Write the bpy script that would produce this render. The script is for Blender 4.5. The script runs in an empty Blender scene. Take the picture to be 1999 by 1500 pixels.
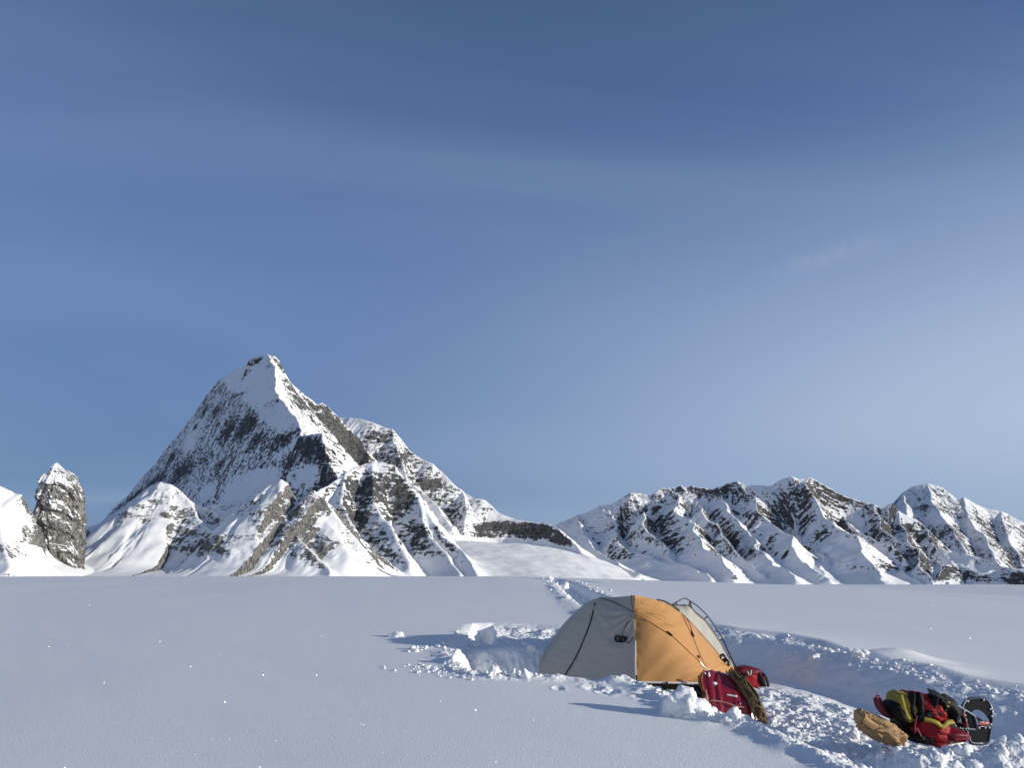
import bpy, bmesh, math, random
import numpy as np
from mathutils import Vector, Matrix

R_ = math.radians
scene = bpy.context.scene
COL = scene.collection
rng = np.random.default_rng(7)
random.seed(7)

# ------------------------------------------------------------------ camera
EYE = 1.45
FPX = 1454.0                      # focal length in photo pixels (photo 1999 x 1500)
TH = math.atan((1118 - 750) / FPX)
SN, CS = math.sin(TH), math.cos(TH)
cam_d = bpy.data.cameras.new('camera')
cam_d.sensor_width = 36.0
cam_d.lens = FPX / 1999.0 * 36.0
cam_d.clip_start = 0.1
cam_d.clip_end = 40000
cam = bpy.data.objects.new('camera', cam_d)
COL.objects.link(cam)
cam.location = (0, 0, EYE)
cam.rotation_euler = (math.pi / 2 + TH, 0, 0)
scene.camera = cam


def at(px, py, D):
    """point at forward distance D seen in direction (px, py)"""
    dx = (px - 999.5) / FPX
    dy = (750 - py) / FPX
    yy = CS - dy * SN
    zz = SN + dy * CS
    return (dx / yy * D, D, EYE + zz / yy * D)


def proj(x, y, z):
    z = z - EYE
    f = y * CS + z * SN
    u = -y * SN + z * CS
    return 999.5 + FPX * x / f, 750 - FPX * u / f


# ------------------------------------------------------------------ noise
def _hash(ix, iy, seed):
    n = (ix.astype(np.int64) * 374761393 + iy.astype(np.int64) * 668265263 + seed * 1274126177) & 0xffffffff
    n = ((n ^ (n >> 13)) * 1274126177) & 0xffffffff
    n = ((n ^ (n >> 15)) * 2246822519) & 0xffffffff
    n = n ^ (n >> 16)
    return n.astype(np.float64) / 4294967296.0


def gn(x, y, seed=0):
    x0 = np.floor(x); y0 = np.floor(y)
    fx = x - x0; fy = y - y0
    u = fx * fx * fx * (fx * (fx * 6 - 15) + 10)
    v = fy * fy * fy * (fy * (fy * 6 - 15) + 10)

    def g(i, j):
        a = _hash(x0 + i, y0 + j, seed) * 2 * math.pi
        return np.cos(a) * (fx - i) + np.sin(a) * (fy - j)
    n0 = g(0, 0) * (1 - u) + g(1, 0) * u
    n1 = g(0, 1) * (1 - u) + g(1, 1) * u
    return (n0 * (1 - v) + n1 * v) * 1.5


def fbm(x, y, o=4, seed=0, gain=0.5):
    s = 0; a = 1; t = 0
    for i in range(o):
        s = s + a * gn(x, y, seed + i * 17); t += a
        a *= gain; x = x * 2.03 + 13.7; y = y * 2.03 + 7.1
    return s / t


def ridged(x, y, o=4, seed=0, gain=0.5):
    s = 0; a = 1; t = 0
    for i in range(o):
        s = s + a * (1 - 2 * np.abs(gn(x, y, seed + i * 17))); t += a
        a *= gain; x = x * 2.07 + 3.7; y = y * 2.07 + 9.1
    return s / t


def cell(x, y, seed=0):
    """lumpy cell noise: (nearest distance, id value)"""
    x0 = np.floor(x); y0 = np.floor(y)
    best = np.full(x.shape, 9.0); idv = np.zeros(x.shape)
    for i in (-1, 0, 1):
        for j in (-1, 0, 1):
            cx = x0 + i + _hash(x0 + i, y0 + j, seed)
            cy = y0 + j + _hash(x0 + i, y0 + j, seed + 91)
            d = (cx - x) ** 2 + (cy - y) ** 2
            m = d < best
            best = np.where(m, d, best)
            idv = np.where(m, _hash(x0 + i, y0 + j, seed + 55), idv)
    return np.sqrt(best), idv


def sstep(a, b, x):
    t = np.clip((x - a) / (b - a), 0, 1)
    return t * t * (3 - 2 * t)


# ------------------------------------------------------------------ materials
def nt(name):
    m = bpy.data.materials.new(name)
    m.use_nodes = True
    t = m.node_tree
    b = t.nodes['Principled BSDF']
    return m, t, b


def N(t, typ, **kw):
    n = t.nodes.new(typ)
    for k, v in kw.items():
        if k.startswith('i_'):
            n.inputs[k[2:].replace('_', ' ')].default_value = v
        else:
            setattr(n, k, v)
    return n


def math_n(t, op, a, b=None, clamp=False):
    n = t.nodes.new('ShaderNodeMath'); n.operation = op; n.use_clamp = clamp
    for i, v in enumerate((a, b)):
        if v is None:
            continue
        if isinstance(v, (int, float)):
            n.inputs[i].default_value = v
        else:
            t.links.new(v, n.inputs[i])
    return n.outputs[0]


def mixc(t, f, a, b):
    n = t.nodes.new('ShaderNodeMix'); n.data_type = 'RGBA'
    for s, v in ((n.inputs[0], f), (n.inputs[6], a), (n.inputs[7], b)):
        if isinstance(v, (int, float)):
            s.default_value = v
        elif isinstance(v, tuple):
            s.default_value = (*v, 1) if len(v) == 3 else v
        else:
            t.links.new(v, s)
    return n.outputs[2]


def simple(name, col, rough=0.6, spec=0.3, noise=None, bump=None, sheen=0, trans=0):
    """noise = (scale, amount); bump = (scale, strength, distance)"""
    m, t, b = nt(name)
    b.inputs['Roughness'].default_value = rough
    b.inputs['Specular IOR Level'].default_value = spec
    tc = N(t, 'ShaderNodeTexCoord')
    if noise:
        nz = N(t, 'ShaderNodeTexNoise', i_Scale=noise[0], i_Detail=5.0)
        t.links.new(tc.outputs['Object'], nz.inputs['Vector'])
        f = math_n(t, 'MULTIPLY', math_n(t, 'SUBTRACT', nz.outputs[0], 0.5), 2 * noise[1])
        f = math_n(t, 'ADD', f, 0.5, clamp=True)
        lo = tuple(c * (1 - noise[1]) for c in col); hi = tuple(min(1, c * (1 + noise[1])) for c in col)
        t.links.new(mixc(t, f, lo, hi), b.inputs['Base Color'])
    else:
        b.inputs['Base Color'].default_value = (*col, 1)
    if bump:
        nz = N(t, 'ShaderNodeTexNoise', i_Scale=bump[0], i_Detail=4.0)
        t.links.new(tc.outputs['Object'], nz.inputs['Vector'])
        bp = N(t, 'ShaderNodeBump', i_Strength=bump[1], i_Distance=bump[2])
        t.links.new(nz.outputs[0], bp.inputs['Height'])
        t.links.new(bp.outputs[0], b.inputs['Normal'])
    if trans:
        tr = N(t, 'ShaderNodeBsdfTranslucent')
        tr.inputs[0].default_value = (*col, 1)
        mx = N(t, 'ShaderNodeMixShader'); mx.inputs[0].default_value = trans
        t.links.new(b.outputs[0], mx.inputs[1]); t.links.new(tr.outputs[0], mx.inputs[2])
        t.links.new(mx.outputs[0], t.nodes['Material Output'].inputs[0])
    return m


SNOW_C = (0.91, 0.905, 0.90)


def snow_material():
    m, t, b = nt('snow')
    tc = N(t, 'ShaderNodeTexCoord')
    b.inputs['Base Color'].default_value = (*SNOW_C, 1)
    b.inputs['Roughness'].default_value = 0.75
    b.inputs['Specular IOR Level'].default_value = 0.15
    # fine grain + soft crust
    n1 = N(t, 'ShaderNodeTexNoise', i_Scale=55.0, i_Detail=4.0, i_Roughness=0.65)
    n2 = N(t, 'ShaderNodeTexNoise', i_Scale=7.0, i_Detail=3.0)
    for n in (n1, n2):
        t.links.new(tc.outputs['Object'], n.inputs['Vector'])
    b1 = N(t, 'ShaderNodeBump', i_Strength=0.6, i_Distance=0.007)
    b2 = N(t, 'ShaderNodeBump', i_Strength=0.15, i_Distance=0.010)
    t.links.new(n1.outputs[0], b1.inputs['Height'])
    t.links.new(n2.outputs[0], b2.inputs['Height'])
    t.links.new(b1.outputs[0], b2.inputs['Normal'])
    t.links.new(b2.outputs[0], b.inputs['Normal'])
    # sun glints: loose crystals lying at random angles on the crust
    vo = N(t, 'ShaderNodeTexVoronoi', i_Scale=34.0)
    t.links.new(tc.outputs['Object'], vo.inputs['Vector'])
    dot = math_n(t, 'LESS_THAN', vo.outputs['Distance'], 0.115)
    sep = N(t, 'ShaderNodeSeparateColor')
    t.links.new(vo.outputs['Color'], sep.inputs[0])
    pick = math_n(t, 'GREATER_THAN', sep.outputs[2], 0.05)
    fac = math_n(t, 'MULTIPLY', dot, pick)
    sub = N(t, 'ShaderNodeVectorMath', operation='SUBTRACT')
    t.links.new(vo.outputs['Color'], sub.inputs[0]); sub.inputs[1].default_value = (0.5, 0.5, 0.32)
    nrm = N(t, 'ShaderNodeVectorMath', operation='NORMALIZE')
    t.links.new(sub.outputs[0], nrm.inputs[0])
    gl = N(t, 'ShaderNodeBsdfGlossy'); gl.inputs['Roughness'].default_value = 0.22
    gl.inputs[0].default_value = (0.95, 0.95, 0.95, 1)
    t.links.new(nrm.outputs[0], gl.inputs['Normal'])
    wt_ = N(t, 'ShaderNodeMixShader')
    tb = N(t, 'ShaderNodeBsdfTransparent'); tb.inputs[0].default_value = (0, 0, 0, 1)
    t.links.new(fac, wt_.inputs[0]); t.links.new(tb.outputs[0], wt_.inputs[1]); t.links.new(gl.outputs[0], wt_.inputs[2])
    ad = N(t, 'ShaderNodeAddShader')
    t.links.new(b.outputs[0], ad.inputs[0]); t.links.new(wt_.outputs[0], ad.inputs[1])
    t.links.new(ad.outputs[0], t.nodes['Material Output'].inputs[0])
    return m


def mountain_material(name, sc, rock=(0.095, 0.094, 0.094), streak=3.0, warm=(0.175, 0.168, 0.155)):
    """snow over rock; the per-vertex attribute 'rock' says where the rock is bare"""
    m, t, b = nt(name)
    tc = N(t, 'ShaderNodeTexCoord')
    at_ = N(t, 'ShaderNodeAttribute', attribute_name='rock')
    mp = N(t, 'ShaderNodeMapping'); mp.inputs['Scale'].default_value = (1, 1, 1 / streak)
    t.links.new(tc.outputs['Object'], mp.inputs['Vector'])
    n1 = N(t, 'ShaderNodeTexNoise', i_Scale=sc, i_Detail=8.0, i_Roughness=0.74)
    t.links.new(tc.outputs['Object'], n1.inputs['Vector'])
    n2 = N(t, 'ShaderNodeTexNoise', i_Scale=sc * 0.3, i_Detail=4.0, i_Roughness=0.6)
    t.links.new(tc.outputs['Object'], n2.inputs['Vector'])
    # ledges: thin, nearly level, dipping a little; gullies: long down the wall
    ml = N(t, 'ShaderNodeMapping'); ml.inputs['Scale'].default_value = (0.55, 0.55, 2.6); ml.inputs['Rotation'].default_value = (R_(8), R_(-13), 0)
    t.links.new(tc.outputs['Object'], ml.inputs['Vector'])
    n4 = N(t, 'ShaderNodeTexNoise', i_Scale=sc * .8, i_Detail=6.0, i_Roughness=0.66, i_Distortion=0.4)
    t.links.new(ml.outputs[0], n4.inputs['Vector'])
    mg = N(t, 'ShaderNodeMapping'); mg.inputs['Scale'].default_value = (1.3, 1.3, 0.22)
    t.links.new(tc.outputs['Object'], mg.inputs['Vector'])
    n5 = N(t, 'ShaderNodeTexNoise', i_Scale=sc * .9, i_Detail=5.0, i_Roughness=0.62, i_Distortion=0.6)
    t.links.new(mg.outputs[0], n5.inputs['Vector'])
    s = at_.outputs['Fac']
    for n_, k_ in ((n1, 1.5), (n2, 0.8), (n4, 1.9), (n5, 1.1)):
        s = math_n(t, 'ADD', s, math_n(t, 'MULTIPLY', math_n(t, 'SUBTRACT', n_.outputs[0], 0.5), k_))
    # snow settles on whatever lies flat
    ge = N(t, 'ShaderNodeNewGeometry')
    sx = N(t, 'ShaderNodeSeparateXYZ')
    t.links.new(ge.outputs['Normal'], sx.inputs[0])
    s = math_n(t, 'ADD', s, math_n(t, 'MULTIPLY', math_n(t, 'SUBTRACT', 0.66, sx.outputs[2]), 0.5))
    mr = N(t, 'ShaderNodeMapRange', interpolation_type='SMOOTHSTEP')
    mr.inputs[1].default_value = 0.42; mr.inputs[2].default_value = 0.58
    t.links.new(s, mr.inputs[0])
    # rock colour: grey granite with dark cracks and warm bleached faces
    n3 = N(t, 'ShaderNodeTexNoise', i_Scale=sc * 1.6, i_Detail=6.0, i_Roughness=0.7)
    t.links.new(mp.outputs[0], n3.inputs['Vector'])
    cr = N(t, 'ShaderNodeValToRGB')
    cr.color_ramp.elements[0].position = 0.36; cr.color_ramp.elements[0].color = (*[c * 0.25 for c in rock], 1)
    cr.color_ramp.elements[1].position = 0.68; cr.color_ramp.elements[1].color = (*warm, 1)
    e = cr.color_ramp.elements.new(0.5); e.color = (*rock, 1)
    t.links.new(n3.outputs[0], cr.inputs[0])
    t.links.new(mixc(t, mr.outputs[0], SNOW_C, cr.outputs[0]), b.inputs['Base Color'])
    b.inputs['Roughness'].default_value = 0.85
    b.inputs['Specular IOR Level'].default_value = 0.1
    bp = N(t, 'ShaderNodeBump', i_Strength=0.9, i_Distance=1.2 / sc * 0.25)
    hs_ = math_n(t, 'ADD', n3.outputs[0], math_n(t, 'ADD', n4.outputs[0], n5.outputs[0]))
    t.links.new(math_n(t, 'ADD', math_n(t, 'MULTIPLY', hs_, math_n(t, 'ADD', math_n(t, 'MULTIPLY', mr.outputs[0], .5), .05)), math_n(t, 'MULTIPLY', mr.outputs[0], -.25)), bp.inputs['Height'])
    t.links.new(bp.outputs[0], b.inputs['Normal'])
    return m


# ------------------------------------------------------------------ object helpers
def mesh_np(name, verts, quads, mat, parent=None, smooth=True, attr=None):
    me = bpy.data.meshes.new(name)
    nv = len(verts); nf = len(quads); k = quads.shape[1]
    me.vertices.add(nv)
    me.vertices.foreach_set('co', np.ascontiguousarray(verts, dtype=np.float32).ravel())
    me.loops.add(nf * k)
    me.loops.foreach_set('vertex_index', np.ascontiguousarray(quads, dtype=np.int32).ravel())
    me.polygons.add(nf)
    me.polygons.foreach_set('loop_start', np.arange(0, nf * k, k, dtype=np.int32))
    me.polygons.foreach_set('loop_total', np.full(nf, k, dtype=np.int32))
    me.update(calc_edges=True)
    if smooth:
        me.polygons.foreach_set('use_smooth', np.ones(nf, dtype=bool))
    if attr:
        for an, av in attr.items():
            a = me.attributes.new(an, 'FLOAT', 'POINT')
            a.data.foreach_set('value', np.ascontiguousarray(av, dtype=np.float32).ravel())
    me.materials.append(mat)
    o = bpy.data.objects.new(name, me)
    COL.objects.link(o)
    if parent:
        o.parent = parent
    return o


def grid_quads(nr, nc, wrap=False):
    i = np.arange(nr - 1)[:, None]
    j = np.arange(nc if wrap else nc - 1)[None, :]
    j2 = (j + 1) % nc
    a = i * nc + j; b = i * nc + j2; c = (i + 1) * nc + j2; d = (i + 1) * nc + j
    return np.stack([a + 0 * d, b, c, d], -1).reshape(-1, 4)


def structure(o, label=None):
    o['kind'] = 'structure'
    if label:
        o['label'] = label
    return o


def tag(o, label, cat, group=None):
    o['label'] = label; o['category'] = cat
    if group:
        o['group'] = group
    return o


# ------------------------------------------------------------------ light
AZ = R_(108.0)           # sun azimuth, clockwise from +Y (straight ahead)
EL = R_(11.0)
SUN = Vector((math.sin(AZ) * math.cos(EL), math.cos(AZ) * math.cos(EL), math.sin(EL)))
sd = bpy.data.lights.new('sun', 'SUN')
sd.energy = 4.4
sd.angle = R_(0.53)
sd.color = (1.0, 0.955, 0.86)
so = bpy.data.objects.new('sun', sd)
COL.objects.link(so)
so.rotation_euler = SUN.to_track_quat('Z', 'Y').to_euler()
so.location = (30, -20, 30)

w = bpy.data.worlds.new('World')
scene.world = w
w.use_nodes = True
wt = w.node_tree
bg = wt.nodes['Background']
sky = N(wt, 'ShaderNodeTexSky', sky_type='NISHITA')
sky.sun_disc = False
sky.sun_elevation = EL
sky.sun_rotation = AZ
sky.altitude = 1800
sky.air_density = 1.0
sky.dust_density = 0.6
sky.ozone_density = 4.0
# thin high veil over the whole sky: pale towards the horizon, brighter on the sun's side, with soft cirrus streaks
tc = N(wt, 'ShaderNodeTexCoord')
sp = N(wt, 'ShaderNodeSeparateXYZ')
wt.links.new(tc.outputs['Generated'], sp.inputs[0])
up = math_n(wt, 'MAXIMUM', sp.outputs[2], 0.0)
zz = math_n(wt, 'ADD', up, 0.16)
cb = N(wt, 'ShaderNodeCombineXYZ')
wt.links.new(math_n(wt, 'DIVIDE', sp.outputs[0], zz), cb.inputs[0])
wt.links.new(math_n(wt, 'DIVIDE', sp.outputs[1], zz), cb.inputs[1])
mp = N(wt, 'ShaderNodeMapping')
mp.inputs['Rotation'].default_value = (0, 0, R_(-24))
mp.inputs['Scale'].default_value = (0.30, 0.85, 1)
wt.links.new(cb.outputs[0], mp.inputs['Vector'])
c1 = N(wt, 'ShaderNodeTexNoise', i_Scale=0.9, i_Detail=5.0, i_Roughness=0.45, i_Distortion=0.7)
wt.links.new(mp.outputs[0], c1.inputs['Vector'])
c2 = N(wt, 'ShaderNodeMapRange', interpolation_type='SMOOTHSTEP')
c2.inputs[1].default_value = 0.36; c2.inputs[2].default_value = 0.72
c2.inputs[3].default_value = 0.0; c2.inputs[4].default_value = 0.42
wt.links.new(c1.outputs[0], c2.inputs[0])
vr = N(wt, 'ShaderNodeValToRGB')
vr.color_ramp.interpolation = 'B_SPLINE'
el_ = vr.color_ramp.elements
el_[0].position = 0.0; el_[0].color = (0.178, 0.258, 0.425, 1)
el_[1].position = 1.0; el_[1].color = (0.05, 0.085, 0.175, 1)
for p_, c_ in ((0.12, (0.158, 0.248, 0.445)), (0.28, (0.122, 0.222, 0.475)), (0.47, (0.118, 0.21, 0.45)), (0.66, (0.036, 0.088, 0.232))):
    e_ = el_.new(p_); e_.color = (*c_, 1)
wt.links.new(up, vr.inputs[0])
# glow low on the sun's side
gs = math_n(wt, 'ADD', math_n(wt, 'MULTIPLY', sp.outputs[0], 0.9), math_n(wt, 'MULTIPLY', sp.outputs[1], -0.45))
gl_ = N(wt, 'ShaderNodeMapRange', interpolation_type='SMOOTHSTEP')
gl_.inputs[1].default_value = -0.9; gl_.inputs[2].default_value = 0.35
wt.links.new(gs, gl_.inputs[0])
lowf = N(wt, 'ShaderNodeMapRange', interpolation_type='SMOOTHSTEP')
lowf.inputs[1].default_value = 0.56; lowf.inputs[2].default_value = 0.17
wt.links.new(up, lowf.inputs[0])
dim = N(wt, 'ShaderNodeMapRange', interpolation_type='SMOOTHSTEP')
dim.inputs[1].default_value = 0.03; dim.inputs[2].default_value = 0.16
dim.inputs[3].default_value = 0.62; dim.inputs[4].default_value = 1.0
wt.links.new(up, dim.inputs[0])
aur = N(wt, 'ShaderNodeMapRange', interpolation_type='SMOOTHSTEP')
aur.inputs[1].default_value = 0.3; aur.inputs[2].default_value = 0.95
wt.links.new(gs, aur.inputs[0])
gcol = mixc(wt, aur.outputs[0], (0.64, 0.76, 0.94), (0.80, 0.78, 0.72))  # out-of-view sky by the sun whitened to make ambient light less blue
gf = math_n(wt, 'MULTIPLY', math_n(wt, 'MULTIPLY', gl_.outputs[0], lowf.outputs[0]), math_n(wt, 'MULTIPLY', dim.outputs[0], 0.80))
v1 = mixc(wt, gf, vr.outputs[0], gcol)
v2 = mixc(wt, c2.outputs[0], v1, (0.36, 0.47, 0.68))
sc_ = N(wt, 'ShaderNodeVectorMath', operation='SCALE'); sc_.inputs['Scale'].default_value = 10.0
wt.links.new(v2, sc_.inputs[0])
# one brighter wisp high on the right
nv_ = N(wt, 'ShaderNodeVectorMath', operation='NORMALIZE')
wt.links.new(tc.outputs['Generated'], nv_.inputs[0])
wd = Vector(at(1625, 497, 1.0)) - Vector((0, 0, EYE)); wd.normalize()
wr = (Vector(at(1700, 476, 1.0)) - Vector(at(1550, 518, 1.0))).normalized()
wu = wr.cross(wd).normalized()


def vdot(v):
    n = N(wt, 'ShaderNodeVectorMath', operation='DOT_PRODUCT')
    n.inputs[1].default_value = v
    wt.links.new(nv_.outputs[0], n.inputs[0])
    return n.outputs['Value']


du = math_n(wt, 'MULTIPLY', math_n(wt, 'SUBTRACT', vdot(wr), wd.dot(wr)), 1 / .07)
dv = math_n(wt, 'MULTIPLY', math_n(wt, 'SUBTRACT', vdot(wu), wd.dot(wu)), 1 / .016)
rad = math_n(wt, 'ADD', math_n(wt, 'MULTIPLY', du, du), math_n(wt, 'MULTIPLY', dv, dv))
wn = N(wt, 'ShaderNodeTexNoise', i_Scale=34.0, i_Detail=6.0, i_Distortion=1.2)
wt.links.new(nv_.outputs[0], wn.inputs['Vector'])
wisp = N(wt, 'ShaderNodeMapRange', interpolation_type='SMOOTHSTEP')
wisp.inputs[1].default_value = 3.0; wisp.inputs[2].default_value = 0.0
wt.links.new(math_n(wt, 'ADD', rad, math_n(wt, 'MULTIPLY', wn.outputs[0], 2.2)), wisp.inputs[0])
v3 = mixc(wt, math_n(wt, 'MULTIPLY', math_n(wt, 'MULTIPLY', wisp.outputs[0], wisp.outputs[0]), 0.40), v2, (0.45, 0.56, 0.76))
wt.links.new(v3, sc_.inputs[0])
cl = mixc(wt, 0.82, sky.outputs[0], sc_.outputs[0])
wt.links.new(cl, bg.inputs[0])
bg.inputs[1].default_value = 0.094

scene.view_settings.view_transform = 'Standard'
scene.view_settings.look = 'None'
scene.view_settings.exposure = 0.0
scene.view_settings.gamma = 1.0
scene.render.engine = 'CYCLES'
scene.cycles.max_bounces = 8
scene.cycles.use_denoising = True
# ------------------------------------------------------------------ mountains
def seg_near(X, Y, pts):
    """nearest point on a polyline: (distance, z there, run along it, side, how far past its ends)"""
    ov = np.zeros(X.shape); nseg = len(pts) - 1; k = 0
    best = np.full(X.shape, 1e18); zb = np.zeros(X.shape); sb = np.zeros(X.shape); side = np.zeros(X.shape)
    run = 0.0
    for (x0, y0, z0), (x1, y1, z1) in zip(pts[:-1], pts[1:]):
        dx, dy = x1 - x0, y1 - y0
        L2 = dx * dx + dy * dy + 1e-9
        tr = ((X - x0) * dx + (Y - y0) * dy) / L2
        t = np.clip(tr, 0, 1)
        ex = X - x0 - t * dx; ey = Y - y0 - t * dy
        d = ex * ex + ey * ey
        m = d < best
        past = (np.maximum(-tr, 0) if k == 0 else 0) + np.maximum(tr - 1, 0) * (1 if k == nseg - 1 else 0)
        ov = np.where(m, past * math.sqrt(L2) / (np.sqrt(d) + 1e-6), ov)
        k += 1
        best = np.where(m, d, best)
        zb = np.where(m, z0 + t * (z1 - z0), zb)
        sb = np.where(m, run + t * math.sqrt(L2), sb)
        side = np.where(m, np.sign(dx * ey - dy * ex), side)
        run += math.sqrt(L2)
    return np.sqrt(best), zb, sb, side, ov


def mountain(name, xr, yr, step, ridges, apron, mat, seed, fl=(6, 28), crag=(9, 60), terr=(16, 0.35), patches=(),
             slope_w=1.0, bias=0.0, st_w=0.30, warp=(0, 250), blend=4, pk=.75, wedge=None):
    """height field grown from ridge lines; ridges = (points, slope left, slope right, curve length)"""
    nx = int((xr[1] - xr[0]) / step) + 1; ny = int((yr[1] - yr[0]) / step) + 1
    X, Y = np.meshgrid(np.linspace(*xr, nx), np.linspace(*yr, ny))
    wx = X + fbm(X / (crag[1] * 1.5), Y / (crag[1] * 1.5), 3, seed + 300) * crag[0] * 1.2
    wy = Y + fbm(X / (crag[1] * 1.5), Y / (crag[1] * 1.5), 3, seed + 400) * crag[0] * 1.2
    if warp[0]:
        wx = wx + warp[0] * fbm(X / warp[1], Y / warp[1], 2, seed + 500); wy = wy + warp[0] * fbm(X / warp[1], Y / warp[1], 2, seed + 600)
    H = np.full(X.shape, -1e9); near = np.full(X.shape, 1e9)
    for k, (pts, sl, sr, cv, *fm) in enumerate(ridges):
        fa = fl[0] * (fm[0] if fm else 1.0)
        P = [at(*p) for p in pts]
        d, z, s, sd_, ov = seg_near(wx, wy, P)
        d0 = seg_near(X, Y, P)[0]
        sl_ = np.where(sd_ > 0, sl, sr) * (1 + 0.9 * ov)
        # steep under the crest, easing below
        prof = sl_ * (d - 0.30 * np.maximum(d - cv, 0) ** 2 / (d + cv))
        h = z - prof
        q = ridged(s / fl[1] + 31 * k, d / (fl[1] * 7), 3, seed + k * 7)
        q2 = ridged(s / (fl[1] * .37) + 31 * k, d / (fl[1] * 3), 2, seed + 50 + k * 7)
        q3 = ridged(s / (fl[1] * .15) + 11 * k, d / (fl[1] * 1.6), 2, seed + 150 + k * 7)
        h = h + ((q - .3) * fa + (q2 - .3) * fa * 0.40 + (q3 - .3) * fa * .15) * sstep(0, fl[1] * 1.4, d0)
        kk = step * 1.5
        H = np.maximum(H, h) + kk * np.exp(-np.abs(H - h) / kk) * 0.3
        near = np.minimum(near, d0)
    if wedge is not None:
        h = wedge(wx, wy, X, Y)
        onw = sstep(-6, 4, h - H)
        H = np.maximum(H, h)
    hs = H.copy()
    gx = np.gradient(hs, step, axis=1); gy = np.gradient(hs, step, axis=0)
    st = np.sqrt(gx ** 2 + gy ** 2)
    ap = apron(X, Y)
    over = sstep(0, 25, H - ap)
    # patches: places on the mountain where rock is bare (or snow lies thick)
    pw = np.zeros(X.shape)
    U, V = proj(X, Y, np.maximum(H, ap))
    for (px, py, rx, ry, wgt) in patches:
        dd = (np.abs(U - px) < 5) & (np.abs(V - py) < 5)
        if not dd.any():
            dd = (np.abs(U - px) < 12) & (np.abs(V - py) < 12)
            if not dd.any():
                continue
        idx = np.argmin(np.where(dd, Y, 1e9))
        cx, cy, cz = X.flat[idx], Y.flat[idx], np.maximum(H, ap).flat[idx]
        mpp = cy / FPX
        L = math.hypot(cx, cy)
        lat = ((X - cx) * cy - (Y - cy) * cx) / L
        dep = ((X - cx) * cx + (Y - cy) * cy) / L
        e = (lat / (rx * mpp)) ** 2 + ((np.maximum(H, ap) - cz) / (ry * mpp)) ** 2 + (dep / (2.2 * max(rx, ry) * mpp)) ** 2
        pw = np.where(np.abs(pw) > np.abs(wgt * np.exp(-e * .7)), pw, wgt * np.exp(-e * .7))
    base = slope_w * (st - 0.95) + bias + pk * pw - (0.42 * onw if wedge is not None else 0) + 0.35 * fbm(X / (crag[1] * 2), Y / (crag[1] * 2), 3, seed + 77)
    rocky = sstep(-0.35, 0.45, base)
    # crags and ledges on the rocky ground
    amp = (0.15 + 0.85 * rocky) * over
    nearf = 0.35 + 0.65 * sstep(0, crag[1] * .6, near)
    H = H + amp * nearf * (crag[0] * 0.8 * (ridged(X / crag[1], Y / crag[1], 5, seed + 5, .55) - .3)
                           + crag[0] * 0.55 * fbm(X / (crag[1] * .3), Y / (crag[1] * .3), 3, seed + 9, 0.6))
    tw = terr[0] * (1 + .0 * X)
    tt = (H + 0.25 * X + terr[0] * 0.9 * fbm(X / (crag[1] * 1.2), Y / (crag[1] * 1.2), 3, seed + 21)) / tw
    fr = tt - np.floor(tt)
    H = H + terr[1] * rocky * over * nearf * tw * (sstep(0.1, 0.9, fr) - fr)
    # snow apron under the walls
    kk = blend * step
    dlt = (H - ap) / kk
    H = ap + kk * np.where(dlt > 20, dlt, np.log1p(np.exp(np.clip(dlt, -30, 20))))
    edge = sstep(0, 1, np.minimum(np.minimum(X - xr[0], xr[1] - X), np.minimum(3 * (Y - yr[0]), yr[1] - Y)) / (step * 14))
    H = H - 60 * (1 - edge)
    gx = np.gradient(H, step, axis=1); gy = np.gradient(H, step, axis=0)
    st2 = np.sqrt(gx ** 2 + gy ** 2)
    rock = 0.26 + 0.5 * base + st_w * (np.clip(st2, 0, 3) - 1.15) - 0.8 * (1 - over) - 2 * (edge < .999)
    rock = np.where(pw < -.2, rock + pw * .4, rock)
    o = mesh_np(name, np.stack([X, Y, H], -1).reshape(-1, 3), grid_quads(ny, nx), mat, attr={'rock': rock})
    return o


MAT_MAIN = mountain_material('granite_and_snow', 1 / 10.0, streak=1.3)
MAT_FOOT = mountain_material('pale_granite_and_snow', 1 / 3.4, rock=(0.155, 0.152, 0.146), warm=(0.34, 0.315, 0.27), streak=2.5)
MAT_FAR = mountain_material('dark_granite_and_snow', 1 / 8.0, rock=(0.09, 0.088, 0.09), warm=(0.17, 0.155, 0.145), streak=2.0)


def D_(pts, d0, d1):
    n = len(pts) - 1
    return [(p[0], p[1], d0 + (d1 - d0) * i / n) for i, p in enumerate(pts)]


# main peak
def plane3(a, b, c):
    n = np.cross(np.array(b) - np.array(a), np.array(c) - np.array(a))
    n = n / np.linalg.norm(n)
    if n[2] < 0:
        n = -n
    return n, float(n @ np.array(a))


def on_plane(px, py, pl):
    n, k = pl
    a, _, c = at(px, py, 1.0)
    c = c - EYE
    return (k - n[2] * EYE) / (n[0] * a + n[1] + n[2] * c)


def plane_h(pl, X, Y):
    n, k = pl
    return (k - n[0] * X - n[1] * Y) / n[2]


S_ = at(520, 692, 2200)
P1_ = at(428, 741, 2445)
B_ = at(202, 1016, 3180)
E_ = at(590, 975, 1380)
PL_B = plane3(P1_, B_, E_)
PL_A = plane3(S_, P1_, at(545, 850, on_plane(545, 850, PL_B)))
# rib parting shade from light: it runs down the edge of the left face
RIB = [(524, 693), (537, 716), (539, 765), (560, 795), (583, 825)]
RIB = [(px, py, min(on_plane(px, py, PL_A), 2200)) for px, py in RIB]
RIB += [(px, py, on_plane(px, py, PL_B)) for px, py in ((588, 850), (628, 846), (632, 880), (612, 928), (600, 975), (596, 1010))]


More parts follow.
